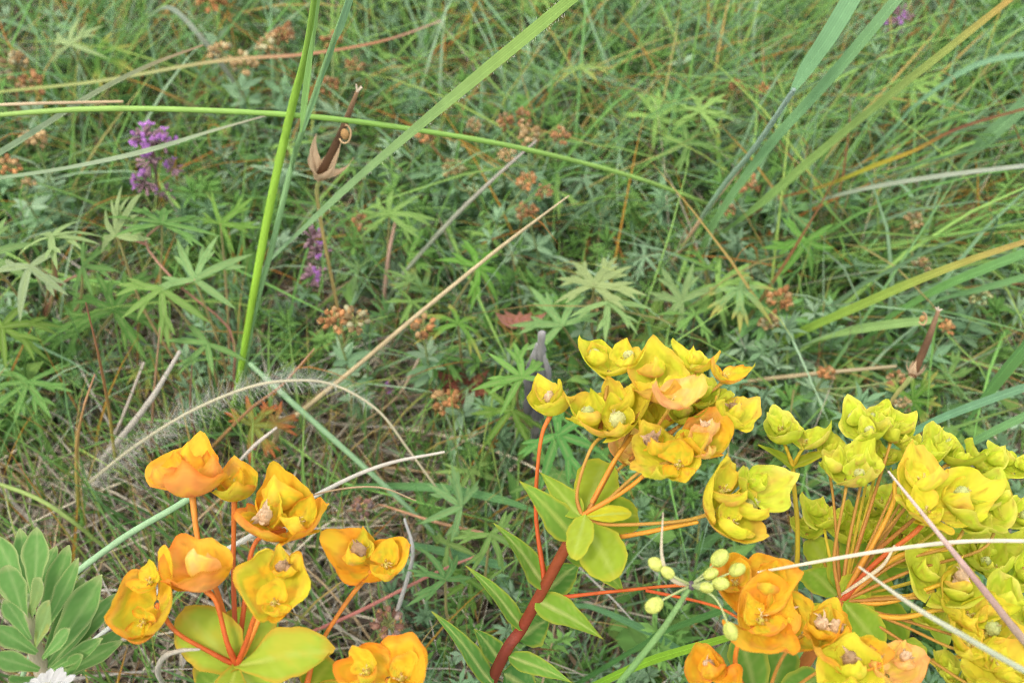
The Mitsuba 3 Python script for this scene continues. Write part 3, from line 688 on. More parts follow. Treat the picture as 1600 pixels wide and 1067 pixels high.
flower_cup(o, 1400, 668, .334, 33, cam(.2, .75, .5), 'lime', 2, 153, nb=2, blush=.25, roll=2.0, caps='p.', whorl=[at(1335, 870, .328), at(1384, 720, .333)], **st2)
flower_cup(o, 1440, 700, .336, 36, cam(.2, .75, .55), 'lime', 2, 154, nb=2, blush=.05, roll=1.1, whorl=[W, at(1345, 870, .33), at(1410, 740, .335)], **st2)
flower_cup(o, 1495, 704, .338, 33, cam(.2, .75, .5), 'lime', 2, 155, nb=2, blush=.05, roll=.4, caps='g.', whorl=[W, at(1350, 870, .33), at(1460, 745, .337)], **st2)
flower_cup(o, 1540, 712, .338, 31, cam(.3, .7, .5), 'lime', 2, 156, nb=2, blush=.05, roll=1.7, whorl=[at(1370, 860, .33), at(1500, 750, .336)], **st2)
flower_cup(o, 1462, 770, .312, 62, cam(.0, .66, .7), 'yellow', 3, 157, nb=3, blush=.35, roll=.5, caps='..g', inner='yellow', whorl=[W, at(1370, 880, .32), at(1430, 826, .315)], stalk_col='red', stalk_w=9)
flower_cup(o, 1528, 790, .312, 50, cam(.2, .55, .75), 'lime', 2, 158, nb=2, blush=.15, roll=2.4, caps='g.', whorl=[W, at(1400, 880, .32), at(1485, 850, .315)], **st2)
flower_cup(o, 1582, 790, .316, 44, cam(.25, .6, .7), 'lime', 2, 159, nb=2, blush=.05, roll=1.2, caps='gg', whorl=[W, at(1420, 890, .32), at(1530, 855, .318)], **st2)
flower_cup(o, 1470, 905, .312, 46, cam(.1, .55, .8), 'lime', 2, 160, nb=2, blush=.15, roll=.9, caps='.h', whorl=[W, at(1380, 935, .32), at(1430, 930, .316)], **st2)
flower_cup(o, 1512, 935, .306, 50, cam(.1, .5, .8), 'yellow', 2, 161, nb=3, blush=.3, roll=.2, caps='h.', whorl=[W, at(1390, 960, .32), at(1460, 958, .311)], **st2)
flower_cup(o, 1540, 1000, .298, 54, cam(.05, .55, .8), 'yellow', 3, 162, nb=3, blush=.25, roll=1.5, caps='..g', whorl=[W, at(1400, 970, .316), at(1480, 1010, .304)], **st2)
flower_cup(o, 1592, 950, .310, 46, cam(.2, .55, .7), 'lime', 2, 163, nb=2, blush=.1, roll=.7, caps='.g', whorl=[W, at(1440, 940, .318), at(1540, 960, .313)], **st2)
flower_cup(o, 1560, 1062, .290, 52, cam(.05, .55, .75), 'yellow', 2, 164, nb=2, blush=.2, roll=2.2, caps='g.', whorl=[W, at(1420, 1010, .31), at(1500, 1060, .298)], **st2)
flower_cup(o, 1290, 800, .360, 33, cam(-.1, .8, .5), 'lime', 2, 165, nb=2, blush=.05, roll=.8, whorl=[at(1310, 930, .335), at(1296, 850, .35)], stalk_col='lime', stalk_w=5)
flower_cup(o, 1330, 822, .365, 37, cam(0, .75, .5), 'lime', 2, 166, nb=3, blush=.0, roll=.1, whorl=[at(1314, 930, .335), at(1326, 870, .355)], stalk_col='lime', stalk_w=5)
flower_cup(o, 1388, 775, .368, 31, cam(.1, .75, .5), 'lime', 2, 167, nb=2, blush=.0, roll=1.8, whorl=[at(1325, 930, .335), at(1370, 830, .355)], stalk_col='lime', stalk_w=5)
flower_cup(o, 1400, 850, .358, 43, cam(.1, .7, .6), 'lime', 2, 168, nb=3, blush=.0, roll=1.1, whorl=[at(1325, 935, .335), at(1370, 890, .348)], stalk_col='lime', stalk_w=5)
flower_cup(o, 1582, 880, .345, 56, cam(.1, .7, .6), 'lime', 2, 169, nb=3, blush=.0, roll=1.4, whorl=[at(1330, 935, .33), at(1500, 925, .34)], stalk_col='lime', stalk_w=5)
flower_cup(o, 1480, 860, .350, 50, cam(0, .7, .6), 'lime', 1, 170, nb=3, blush=.0, roll=.7, whorl=[at(1330, 935, .33), at(1430, 905, .342)], stalk_col='lime', stalk_w=5)
for q in (((1314, 942, .325), (1390, 940, .32), (1470, 912, .315)), ((1316, 946, .324), (1400, 965, .316), (1480, 948, .31)), ((1318, 955, .322), (1400, 1030, .316), (1530, 1022, .312)), ((1314, 940, .325), (1390, 800, .328), (1398, 752, .33)), ((1316, 938, .325), (1400, 870, .320), (1480, 858, .316))):
    part(o, 'flower_stalk', tube([at(*p) for p in q], [.0009, .0007], [(.56, .22, .03), (.60, .40, .03)], 8, 12), 'stem_material')

for i, (px, py, d, r) in enumerate(((1296, 700, .338, 26), (1376, 706, .342, 28), (1424, 742, .345, 28), (1372, 650, .340, 24), (1470, 690, .345, 26), (1520, 745, .345, 30), (1262, 820, .368, 26), (1356, 800, .372, 28), (1420, 812, .360, 30), (1588, 722, .342, 30), (1440, 848, .352, 30), (1540, 866, .346, 34), (1596, 1010, .306, 36), (1500, 1050, .304, 34), (1450, 960, .330, 30))):
    flower_cup(o, px, py, d, r, cam(.1 * math.sin(i * 2), .75, .55), 'lime', 1 + i % 2, 180 + i, nb=2, blush=.12, roll=i * .8, caps='.g'[i % 2], whorl=[W, at((px * 2 + 1314) / 3, (py * 2 + 940) / 3 + 8, d + .006)], stalk_col='lime' if i % 2 else 'orange', stalk_w=5)
for i, (x0, y0, x1, y1, d, w) in enumerate(((1300, 900, 1270, 840, .365, 56), (1330, 905, 1345, 835, .37, 60), (1370, 900, 1410, 850, .37, 62), (1430, 900, 1480, 850, .362, 66), (1500, 880, 1560, 840, .358, 70), (1560, 900, 1610, 860, .352, 72), (1440, 960, 1500, 1000, .345, 64), (1540, 950, 1600, 980, .34, 66), (1480, 830, 1530, 800, .36, 60), (1410, 1000, 1440, 1050, .335, 56))):
    px_leaf(o, (x0, y0, d), (x1, y1, d + .004), w, 'round', (.30, .46, .05) if i % 3 else (.38, .50, .05), (.46, .56, .13), (.5, .5, .07), seed=240 + i, nrm=cam(.1 * math.sin(i), .5, .85), curl=-.25, fold=.2, wave=.1)

o = thing('yellow_spurge', 'slim lime spurge with two small cups on one thin stem, left of the broad one', 'plant')
W = at(1239, 728, .342)
stemb = down_to_soil(W, at(1243, 925, .362))
part(o, 'stem', tube([stemb, at(1243, 925, .362), W], [.0012, .0009, .0008], [(.40, .28, .03), (.54, .42, .03)], 8, 14), 'stem_material')
flower_cup(o, 1222, 668, .340, 34, cam(-.1, .75, .5), 'lime', 1, 171, nb=2, blush=.1, roll=.2, whorl=[W, at(1228, 705, .341)], stalk_col='lime', stalk_w=6)
flower_cup(o, 1260, 678, .338, 32, cam(.1, .85, .3), 'lime', 0, 172, nb=2, blush=.4, roll=1.2, whorl=[W, at(1250, 708, .34)], stalk_col='lime', stalk_w=6)
px_leaf(o, (1239, 728, .342), (1184, 695, .336), 44, 'ovate', (.34, .46, .04), (.45, .52, .1), (.5, .46, .05), seed=181, nrm=cam(0, .8, .5))
px_leaf(o, (1239, 728, .342), (1292, 706, .334), 44, 'ovate', (.40, .46, .04), (.45, .52, .1), (.6, .40, .05), seed=182, nrm=cam(0, .8, .5))

# --- the leafy spurge without flowers in the corner
o = thing('leafy_spurge', 'blue green leafy shoot with pale edged strap leaves in the lower left corner', 'plant')
A0, A1 = at(70, 1062, .315), at(45, 930, .310)
stemb = down_to_soil(A1, A0)
part(o, 'stem', tube([stemb, A0, A1], [.0030, .0026, .0014], [(.30, .24, .17), (.34, .30, .22), (.26, .36, .14)], 10, 16), 'stem_material')
for i, (b, t, w) in enumerate((
        ((52, 935, .312), (62, 824, .318), 44), ((58, 985, .312), (113, 853, .322), 38), ((70, 1040, .312), (167, 897, .316), 54), ((66, 1030, .314), (135, 904, .326), 34),
        ((46, 965, .306), (70, 898, .298), 28), ((52, 1012, .304), (88, 932, .292), 34), ((40, 975, .306), (14, 878, .300), 44), ((58, 1020, .304), (-12, 975, .296), 36),
        ((35, 925, .314), (-4, 838, .322), 40), ((72, 1050, .308), (170, 996, .300), 28), ((62, 1046, .304), (-14, 1022, .296), 34), ((80, 1062, .314), (190, 1004, .330), 30),
        ((80, 1075, .318), (196, 985, .342), 36), ((46, 925, .314), (30, 850, .330), 36), ((60, 1060, .304), (10, 1072, .288), 36), ((78, 1062, .306), (120, 1066, .292), 40), ((40, 940, .312), (90, 858, .330), 34), ((70, 1060, .318), (150, 940, .338), 40), ((50, 960, .318), (36, 828, .330), 40), ((60, 1000, .310), (128, 872, .318), 30), ((74, 1046, .322), (186, 930, .340), 36), ((30, 950, .320), (-20, 862, .330), 40), ((64, 1030, .300), (118, 978, .290), 26), ((48, 1000, .300), (8, 930, .290), 32), ((76, 1068, .312), (140, 1020, .300), 30))):
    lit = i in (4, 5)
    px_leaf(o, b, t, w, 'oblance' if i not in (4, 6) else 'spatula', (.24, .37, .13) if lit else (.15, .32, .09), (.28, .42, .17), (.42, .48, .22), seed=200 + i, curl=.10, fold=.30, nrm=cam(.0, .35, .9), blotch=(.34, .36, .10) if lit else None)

o = thing('white_daisy', 'small white daisy head peeping in at the bottom of the left corner', 'flower')
C = at(72, 1080, .285); ax = cam(0, .75, .6)
m = MB(); m.add(*tube([C - ax * .012 + [0, .01, -.2], C - ax * .01, C], [.0008, .0007], (.2, .3, .08), 6, 8)); part(o, 'stem', m, 'stem_material')
part(o, 'flower_centre', ball(C + ax * .001, .0022, (.55, .52, .36), ax, .6, 12, 8, .15, 3), 'stem_material')
a_, b_ = U(np.cross(ax, [1, .2, 0])), None; b_ = np.cross(ax, a_)
for k in range(16):
    q = k * 6.283 / 16; d = np.cos(q) * a_ + np.sin(q) * b_
    part(o, 'petal', leaf(C + d * .0018, C + d * (.0078 + .0008 * math.sin(k * 3)) + ax * .001 * math.sin(k * 5), ax, .0026, 'spatula', (.58, .58, .60), seed=k, ns=7, nt=5), 'leaf_material')

# ------------------------------------------------------------------ cranesbills (finely cut hand shaped leaves)
def cranesbill(label, root, leaves, stem_col=(.30, .16, .10), name='cranesbill_plant', tip=None, group_=None, stems=()):
    """leaves: (px, py, height or None, radius px, turn of the middle lobe in degrees from image up, colour, lobes)"""
    o = thing(name, label, 'plant', group_)
    rt = at_h(root[0], root[1], 0.0)
    for i, (px, py, h, r, turn, col, lobes) in enumerate(leaves):
        c = at_h(px, py, h); d = depth(c); rg = rngs(int(px * 7 + py), 2)
        a = math.radians(turn)
        n = U(cam(.0, .25, .8) + [0, 0, .5] + rg.normal(0, .48, 3))
        part(o, 'leaf', cut_leaf(c, n, RGT * math.sin(a) + UPV * math.cos(a), r * mm(d), np.asarray(col) * rg.uniform(.82, 1.18) * np.array([rg.uniform(.9, 1.2), 1, rg.uniform(.8, 1.3)]), int(px * 31 + py), lobes, droop=rg.uniform(.1, .55), width=rg.uniform(.13, .18), tipc=tip if tip or rg.random() > .2 else (.38, .36, .10), spread=4.4 if lobes > 5 else 3.7), 'leaf_material')
        mid = rt * .35 + c * .65; mid[2] = c[2] * .55
        mid = mid + rg.normal(0, .006, 3)
        part(o, 'leaf_stalk', tube([rt, mid, c], [.0009, .0006], [stem_col, (.26, .26, .10)], 6, 12), 'stem_material')
    for pts in stems:
        part(o, 'stem', tube([at_h(*p) for p in pts], [.0008, .0006], [(.32, .13, .10), (.36, .22, .15)], 7, 18), 'stem_material')
    return o

G1, G2, G3, G4 = (.17, .33, .08), (.20, .36, .12), (.12, .27, .06), (.25, .38, .14)
cranesbill('large cranesbill with silvery cut leaves and pink stem at left beside the tall grass', (362, 690), [
    (182, 366, .14, 78, -5, G4, 5), (253, 351, .145, 92, 10, G1, 7), (305, 437, .13, 90, 15, G2, 5), (253, 452, .125, 84, 175, G2, 5), (324, 538, .10, 70, -150, G2, 5), (345, 350, .12, 60, 40, G1, 5)],
    stems=[[(362, 690, 0), (365, 600, .06), (360, 517, .09), (282, 448, .12), (228, 382, .135), (250, 352, .145)], [(228, 382, .135), (182, 366, .14)], [(282, 448, .12), (305, 437, .13)]])
cranesbill('cranesbill with pale hairy leaves at the left edge below the purple flowers', (60, 520), [
    (81, 371, .15, 80, 10, G4, 6), (47, 417, .14, 78, 160, (.22, .34, .16), 4), (3, 512, .11, 84, 40, G1, 6), (-20, 400, .13, 80, 60, G2, 5), (130, 415, .12, 60, 100, G1, 5)],
    stems=[[(60, 520, 0), (90, 450, .09), (150, 420, .12)], [(90, 450, .09), (81, 371, .15)]])
cranesbill('dark green cranesbill low down between the straw and the pale leaves at left', (150, 600), [
    (179, 485, .085, 100, 20, G3, 7), (44, 598, .08, 74, 180, G3, 7), (120, 520, .06, 70, -60, G3, 5), (240, 560, .05, 70, 90, G3, 6), (20, 660, .04, 60, 150, G3, 5)])
cranesbill('pale five fingered cranesbill leaves at the top left', (130, 150), [
    (111, 70, .12, 62, -10, G4, 5), (152, 88, .10, 60, 60, (.12, .30, .06), 5), (200, 60, .07, 44, 20, G1, 5)])
cranesbill('bright green cranesbill with a broad leaf just under the big hairy blade', (650, 470), [
    (608, 336, .10, 72, 0, (.22, .38, .12), 7), (640, 400, .07, 50, 80, G1, 5), (560, 420, .06, 46, -60, G2, 5), (660, 455, .06, 54, 30, G2, 5)])
cranesbill('green cranesbill crossed by the long tan straw near the centre', (730, 590), [
    (746, 418, .10, 66, 60, (.15, .34, .07), 6), (716, 507, .10, 74, 20, (.13, .30, .06), 6), (690, 560, .06, 56, 150, G3, 5), (640, 440, .08, 44, 0, G2, 5), (735, 735, .05, 62, 160, G2, 5)])
cranesbill('pale cranesbill with two overlapping fans of leaves behind the yellow cups', (930, 560), [
    (928, 446, .11, 84, 10, G4, 7), (878, 508, .10, 84, -35, G2, 5), (950, 474, .11, 78, 120, G4, 6), (1066, 470, .09, 64, -60, G2, 6), (1010, 520, .06, 66, 120, G1, 5)])
cranesbill('dark cranesbill leaves next to the left cup of the central spurge', (830, 700), [
    (815, 590, .13, 76, -20, (.13, .32, .07), 6), (872, 680, .10, 84, 130, (.11, .28, .06), 6), (800, 640, .08, 70, -120, G3, 6), (870, 740, .06, 80, 200, G3, 5)])
cranesbill('two star shaped cranesbill leaves right of the centre below the brown stem', (1140, 540), [
    (1155, 452, .10, 70, 160, G2, 6), (1105, 420, .09, 60, 0, G1, 5), (1190, 500, .06, 60, 60, G1, 5), (1259, 377, .09, 66, 180, (.13, .32, .06), 6)])
cranesbill('fresh light green cranesbill tuft at the top between the grass and brown heads', (1080, 290), [
    (1094, 175, .12, 62, 20, (.22, .40, .10), 6), (1075, 225, .09, 60, -30, G2, 6), (1120, 240, .07, 50, 60, G1, 5), (908, 108, .11, 54, 10, G4, 6)])
cranesbill('narrow leaved cranesbill shoots in the shade left of the red stem', (740, 960), [
    (766, 835, .11, 72, 160, (.14, .29, .09), 5), (695, 905, .10, 66, -10, (.13, .29, .09), 5), (720, 790, .08, 66, -60, G2, 5), (700, 850, .07, 60, 60, G1, 5), (660, 800, .05, 60, 30, G3, 5), (735, 905, .06, 60, 180, G3, 5)])
cranesbill('reddening cranesbill leaf above the orange cups', (375, 720), [
    (395, 665, .075, 62, 60, (.26, .30, .08), 6), (430, 660, .07, 44, 20, (.32, .22, .08), 5)], tip=(.46, .13, .06), name='red_leaved_cranesbill')
cranesbill('dark leaved cranesbill in the grass at right below the dry seed beak', (1420, 640), [
    (1425, 625, .08, 66, 70, (.12, .32, .05), 6), (1340, 600, .06, 60, -60, G1, 5), (1480, 590, .06, 56, 30, G1, 5)])

# ------------------------------------------------------------------ trefoils with brown seed heads
def seed_head(p, r, seed, col, n=12):
    rg = rngs(seed, 31); m = MB()
    for k in range(int(n * 1.5)):
        q = k * 2.4; z = rg.uniform(-.3, 1); rr = math.sqrt(max(0, 1 - z * z * .8))
        d = U(np.array([math.cos(q) * rr, math.sin(q) * rr, z]) + rg.normal(0, .15, 3))
        l = rg.uniform(.55, .95)
        c = np.asarray(col) * rg.uniform(.45, 1.3) * (np.array([1.0, 1.35, 1.6]) if rg.random() < .3 else 1)
        m.add(*tube([p, p + d * r * l * .8], [r * .05, r * .08], (.24, .26, .10), 4, 3))
        m.add(*ball(p + d * r * l, r * rg.uniform(.15, .23), c, d, 1.3, 8, 6, .30, seed + k))
        for j in range(5):                                # papery calyx teeth
            e = U(d + rg.normal(0, .6, 3)); b = p + d * r * l * .85
            m.add(*leaf(b, b + e * r * rg.uniform(.3, .5), U(rg.normal(0, 1, 3)), r * .13, 'lance', np.array([.42, .25, .10]) * rg.uniform(.5, 1.3), seed=k, ns=4, nt=3))
    return m

def trefoil(label, px, py, h, rpx, seed, col=(.40, .17, .06), heads=((0, 0, 1.0),)):
    o = thing('brown_trefoil', label, 'plant', None)
    rg = rngs(seed, 41)
    top = at_h(px, py, h); d = depth(top)
    root = np.array([top[0] + rg.normal(0, .015), top[1] + rg.uniform(-.005, .02), -.012])
    mid = (root + top) / 2 + rg.normal(0, .004, 3)
    part(o, 'stem', tube([root, mid, top], [.0010, .0006], [(.20, .20, .08), (.22, .30, .12)], 5, 10), 'stem_material')
    S = spline([root, mid, top], 12)
    for dx, dy, k in heads:
        hp = at_h(px + dx, py + dy, h + .002)
        if dx or dy:
            part(o, 'side_stem', tube([S[9], (S[9] + hp) / 2 + [0, 0, -.002], hp], [.0006, .0005], (.22, .28, .11), 5, 7), 'stem_material')
        part(o, 'seed_head', seed_head(hp, rpx * k * rg.uniform(.8, 1.1) * mm(d), seed * 3 + int(dx), np.asarray(col) * np.array([[1, 1, 1], [.85, 1.25, 1.5], [.75, .8, .9]][rg.integers(3)]), 12 if k > .7 else 8), 'dry_material')
    for k in range(6):
        p = S[3 + k]; m = MB(); a = rg.random() * 6.283
        c = BLUEG[rg.integers(4)] * rg.uniform(.9, 1.2)
        for j in range(5):
            a2 = a + j * 1.05; el = rg.uniform(0, .9); L = rg.uniform(.010, .017)
            dd = np.array([math.cos(a2) * math.cos(el), math.sin(a2) * math.cos(el), math.sin(el)])
            m.add(*leaf(p, p + dd * L, U(np.array([0, -.3, 1]) + rg.normal(0, .2, 3)), L * .30, 'lance', c, c * 1.2, seed=k * 7 + j, ns=7, nt=5))
        part(o, 'leaf', m, 'leaf_material')

TR = [('large pair of rusty trefoil heads beside the purple spike, nearest the middle', 522, 503, .12, 24, ((0, 0, 1), (32, -2, .95))),
      ('rusty trefoil head just right of the large pair under the tan straw', 660, 514, .10, 22, ((0, 0, 1),)),
      ('greenish trefoil head low in the shade below the tan straw', 698, 628, .07, 24, ((0, 0, 1),)),
      ('trefoil head under the arching grass stem, right of the hairy blade', 665, 217, .10, 18, ((0, 0, 1),)),
      ('cluster of trefoil heads along the arching grass stem', 790, 192, .12, 17, ((0, 0, 1), (-50, 6, .9), (28, -8, .8))),
      ('trefoil heads touching the tip of the grey green straw', 828, 214, .12, 20, ((0, 0, 1), (48, 0, .9), (-34, 28, .9))),
      ('trefoil head below the arching stem, upper of a column of three', 824, 286, .10, 18, ((0, 0, 1), (26, 14, .8))),
      ('trefoil head lowest of the column of three above the straw tip', 823, 333, .09, 18, ((0, 0, 1),)),
      ('pale trefoil head with yellow pods left of the column of three', 709, 265, .09, 17, ((0, 0, 1), (28, 32, .6))),
      ('trefoil head near the top edge to the left, largest of that row', 345, 82, .12, 24, ((0, 0, 1), (36, 20, .8))),
      ('twin trefoil heads at the top between the two tall blades and the left edge', 420, 72, .12, 22, ((0, 0, 1), (24, -14, 1))),
      ('trefoil head cut by the top edge', 330, 0, .12, 24, ((0, 0, 1),)),
      ('trefoil head at the left edge, uppermost there', 22, 104, .12, 25, ((0, 0, 1), (28, 30, .9))),
      ('trefoil head at left below the dry straw end', 55, 221, .12, 24, ((0, 0, 1),)),
      ('trefoil head at the left edge just above the silver blade', 14, 262, .11, 22, ((0, 0, 1), (30, 26, .6))),
      ('trefoil head seen right beside the tall green stem near the top', 512, 136, .10, 18, ((0, 0, 1), (42, -32, .8), (6, -72, .9))),
      ('small trefoil head below the brown seed beak', 565, 349, .09, 15, ((0, 0, 1),)),
      ('brown trefoil head between the two pale cranesbill fans', 930, 476, .09, 18, ((0, 0, 1),)),
      ('orange trefoil head behind the yellow cups, right of centre', 1218, 472, .08, 22, ((0, 0, 1), (-16, 36, .8))),
      ('trefoil head at the foot of the two blue green blades', 1168, 290, .09, 17, ((0, 0, 1), (-32, 36, .8))),
      ('trefoil head by the stem at upper right, half hidden in grass', 1440, 416, .08, 18, ((0, 0, 1), (-12, -70, .8))),
      ('dull brown trefoil head right of the second seed beak', 1480, 512, .09, 14, ((0, 0, 1),)),
      ('orange brown trefoil heads in front of the grass above the lime cups', 1290, 585, .08, 16, ((0, 0, 1), (110, 10, 1), (120, 48, .8))),
      ('pale straw coloured trefoil head at the right edge', 1532, 466, .08, 20, ((0, 0, 1),)),
      ('small trefoil heads at the top beyond the big hairy blade', 1150, 135, .09, 15, ((0, 0, 1), (40, 8, .8))),
      ('withered brown trefoil head in the straw between orange and yellow spurges', 607, 975, .06, 26, ((0, 0, 1), (-40, -182, .8)))]
for i, (lab, px, py, h, r, heads) in enumerate(TR):
    trefoil(lab, px, py, h, r, 300 + i, (.30, .16, .12) if i == 25 else (.42, .32, .13) if i in (8, 23) else (.39, .19, .08), heads)

# ------------------------------------------------------------------ purple thyme
def thyme(label, pts, whorls, seed, name='purple_thyme'):
    o = thing(name, label, 'flower')
    rg = rngs(seed, 51)
    P = [at_h(*p) for p in pts]
    part(o, 'stem', tube(P, [.0011, .0009], [(.16, .18, .08), (.20, .10, .12)], 6, 14), 'stem_material')
    for (px, py, h, r, nf) in whorls:
        c = at_h(px, py, h); R = r * mm(depth(c))
        m = MB()
        for k in range(15):                               # dark calyx tubes
            d = U(rg.normal(0, 1, 3) + [0, -.2, .5]); p = c + d * R * rg.uniform(.35, .75)
            m.add(*tube([p - d * R * .3, p + d * R * .25], [R * .06, R * .12], np.array([.20, .12, .15]) * rg.uniform(.7, 1.5), 5, 3))
        part(o, 'calyx_whorl', m, 'stem_material')
        for k in range(nf):
            d = U(rg.normal(0, 1, 3) + [0, -.45, .75]); p = c + d * R * rg.uniform(.65, .95)
            m = MB(); col = np.array([.42, .20, .52]) * rg.uniform(.75, 1.25); n = U(rg.normal(0, .5, 3) - FWD)
            a = U(np.cross(d, n)); 
            for q in range(4):
                e = U(d * .55 + a * math.cos(q * 1.57 + .4) + n * math.sin(q * 1.57 + .4) * .8)
                m.add(*leaf(p, p + e * R * .34, U(d + n), R * .26, 'obovate', col, col * 1.25, seed=k * 5 + q, ns=6, nt=5))
            m.add(*tube([p - d * R * .3, p], [R * .05, R * .09], col * .8, 5, 3))
            part(o, 'petal_lip', m, 'leaf_material')

thyme('purple flowering thyme spike behind the silver blade at upper left', [(238, 350, 0), (245, 300, .07), (238, 225, .135)],
      [(225, 215, .135, 26, 7), (255, 222, .135, 24, 6), (235, 250, .12, 26, 2), (270, 262, .11, 18, 3), (228, 285, .10, 26, 4), (260, 300, .085, 18, 2)], 1)
thyme('purple thyme spike with two open flowers right of the tall green stem', [(470, 480, 0), (480, 420, .06), (492, 360, .12)],
      [(488, 372, .12, 24, 1), (498, 395, .105, 22, 2), (490, 430, .09, 24, 2)], 2)
thyme('single violet thyme flower low in the shade of the dark cranesbill', [(214, 575, 0), (208, 528, .045)], [(208, 522, .045, 14, 3)], 3)
thyme('tiny pink violet thyme flower under the curve of the feathery awn', [(600, 660, 0), (605, 612, .06)], [(608, 606, .06, 11, 3)], 4)
thyme('dim reddish purple flower head near the top right edge', [(1400, 110, 0), (1402, 30, .10)], [(1405, 25, .10, 22, 2), (1395, 48, .08, 20, 1)], 5)

# ------------------------------------------------------------------ single blades, stems and straws
HINT = cam(0, .35, .9)
GR, BL, SV, TAN, PALE = (.19, .36, .05), (.16, .32, .17), (.26, .36, .22), (.42, .32, .20), (.60, .55, .42)
BR, OR, YG = (.20, .10, .05), (.52, .26, .04), (.34, .38, .05)
def blade(label, pts, col, cat='grass plant', name='grass_plant', fold=.25, twist=0.0, hint=None, root=None, hairs=0, mat='grass_material', edge=.22, ply_only=False, group_=None):
    """pts: (px, py, height, width in px) from the root end to the tip."""
    P = np.array([at_h(p[0], p[1], p[2]) for p in pts])
    w = [p[3] * mm(depth(q)) for p, q in zip(pts, P)]
    if root == 'soil':                                   # carry it on down to the soil
        d = U(P[0] - P[1]); d = U(d + np.array([0, 0, -.7])); g = P[0] + d * ((P[0][2] + .012) / -d[2])
        P = np.vstack([g, P[0] + (g - P[0]) * .35, P[0] + (g - P[0]) * .10, P]); w = [w[0]] * 3 + w
        col = np.vstack([np.atleast_2d(col)[:1]] * 2 + [np.atleast_2d(col)]) if np.ndim(col) > 1 else col
    o = thing(name, label, cat, group_)
    me = ribbon(P, w, col, HINT if hint is None else hint, fold=fold, twist=twist, edge=edge, n=max(16, 10 * len(P)), across=15)
    if hairs:
        m = MB(); m.add(*me); rg = rngs(len(label), hairs)
        S = spline(P, 200); ww = np.interp(np.linspace(0, 1, 200), np.linspace(0, 1, len(w)), w)
        t = U(np.gradient(S, axis=0)); sd = U(np.cross(t, HINT))
        put(o + '__sheet', me, mat)
        h = MB()
        for k in range(hairs):
            i = rg.integers(20, 190); sg = rg.choice([-1, 1]); b = S[i] + sd[i] * sg * ww[i] * .5
            e = b + U(sd[i] * sg + rg.normal(0, .5, 3)) * rg.uniform(.0006, .0016)
            h.add(*tube([b, e], [.00006, .00003], (.6, .62, .55), 3, 2))
        part(o, 'hair_fringe', h, 'stem_material')
        labels[o + '__hair_fringe'] = {'label': 'fringe of fine pale hairs on the blade edges', 'kind': 'stuff'}
        return o
    put(o, me, mat)
    return o

def straw(label, pts, col, root='soil', name='dry_straw', cat='dry stalk', mat='dry_material', sides=7):
    P = np.array([at_h(p[0], p[1], p[2]) for p in pts])
    r = [p[3] * mm(depth(q)) / 2 for p, q in zip(pts, P)]
    if root == 'soil':
        d = U(P[0] - P[1]); d = U(d + np.array([0, 0, -.7])); g = P[0] + d * ((P[0][2] + .012) / -d[2])
        P = np.vstack([g, P[0] + (g - P[0]) * .35, P[0] + (g - P[0]) * .10, P]); r = [r[0]] * 3 + r
    o = thing(name, label, cat)
    put(o, tube(P, r, col, sides, max(14, 8 * len(P)), .10, len(label)), mat)
    return o

# tall grass with its leaf, left of the centre
o = thing('tall_grass', 'tall bright green grass stem with a ribbed leaf rising to the top edge left of centre', 'grass')
P = [at_h(*p) for p in ((352, 690, .0), (371, 604, .07), (396, 460, .135), (425, 305, .185), (458, 160, .23), (478, 85, .26), (500, -60, .31))]
part(o, 'stem', tube(P, [.0014, .0016, .0019, .0019, .0016, .0011], [(.17, .38, .04), (.24, .44, .04), (.22, .40, .05), (.20, .36, .07)], 10, 40), 'stem_material')
part(o, 'leaf', ribbon([at_h(*p) for p in ((470, 207, .235), (478, 150, .25), (489, 70, .275), (502, -30, .31), (512, -110, .33))], [.001, .0042, .0052, .0052, .005], [(.20, .38, .12), (.22, .40, .13), (.24, .42, .14)], cam(-.2, .3, .9), n=36, edge=.18, fold=.2, across=15), 'grass_material')
o = thing('tall_grass', 'blue green grass stem running close beside the tall bright stem', 'grass')
P = [at_h(*p) for p in ((366, 690, 0), (380, 590, .075), (400, 480, .125), (424, 390, .155), (455, 262, .19), (474, 200, .22), (512, 90, .26), (552, -20, .30))]
part(o, 'stem', tube(P, [.0011, .0013, .0014, .0012, .0010], [(.17, .32, .12), (.20, .36, .17)], 9, 40), 'stem_material')
part(o, 'leaf', ribbon([at_h(*p) for p in ((474, 205, .222), (500, 135, .25), (530, 50, .285), (560, -40, .31))], [.0009, .0022, .0026, .0022], [(.18, .34, .16), (.20, .36, .2)], cam(.3, .3, .9), n=26, edge=.15), 'grass_material')
blade('broad hairy green blade sweeping up to the top edge at the centre', [(418, 412, .13, 7), (480, 352, .17, 11), (560, 278, .20, 15), (660, 193, .235, 21), (760, 110, .265, 27), (850, 36, .29, 30), (905, -10, .305, 30)],
      [(.20, .34, .18), (.22, .36, .15), (.24, .38, .11), (.23, .38, .10)], hairs=260, root='soil', fold=.12, edge=.12)
straw('long arching green stem crossing the upper half from the left edge', [(1112, 322, .06, 6), (1000, 280, .12, 7), (850, 240, .17, 8), (700, 211, .20, 8.5), (500, 184, .22, 9), (300, 172, .225, 9), (130, 171, .22, 9), (-30, 182, .21, 8)],
      [(.20, .34, .08), (.24, .40, .10), (.20, .38, .07), (.24, .38, .10)], name='grass_plant', cat='grass plant', mat='stem_material')
blade('silver green blade bent at its tip in front of the purple thyme', [(-60, 290, .18, 7), (0, 279, .185, 8), (100, 264, .19, 8), (225, 238, .195, 13), (330, 206, .195, 8), (420, 180, .19, 4)], [SV, SV, (.30, .38, .26), (.32, .40, .26), (.40, .36, .28)], root='soil', twist=.4)
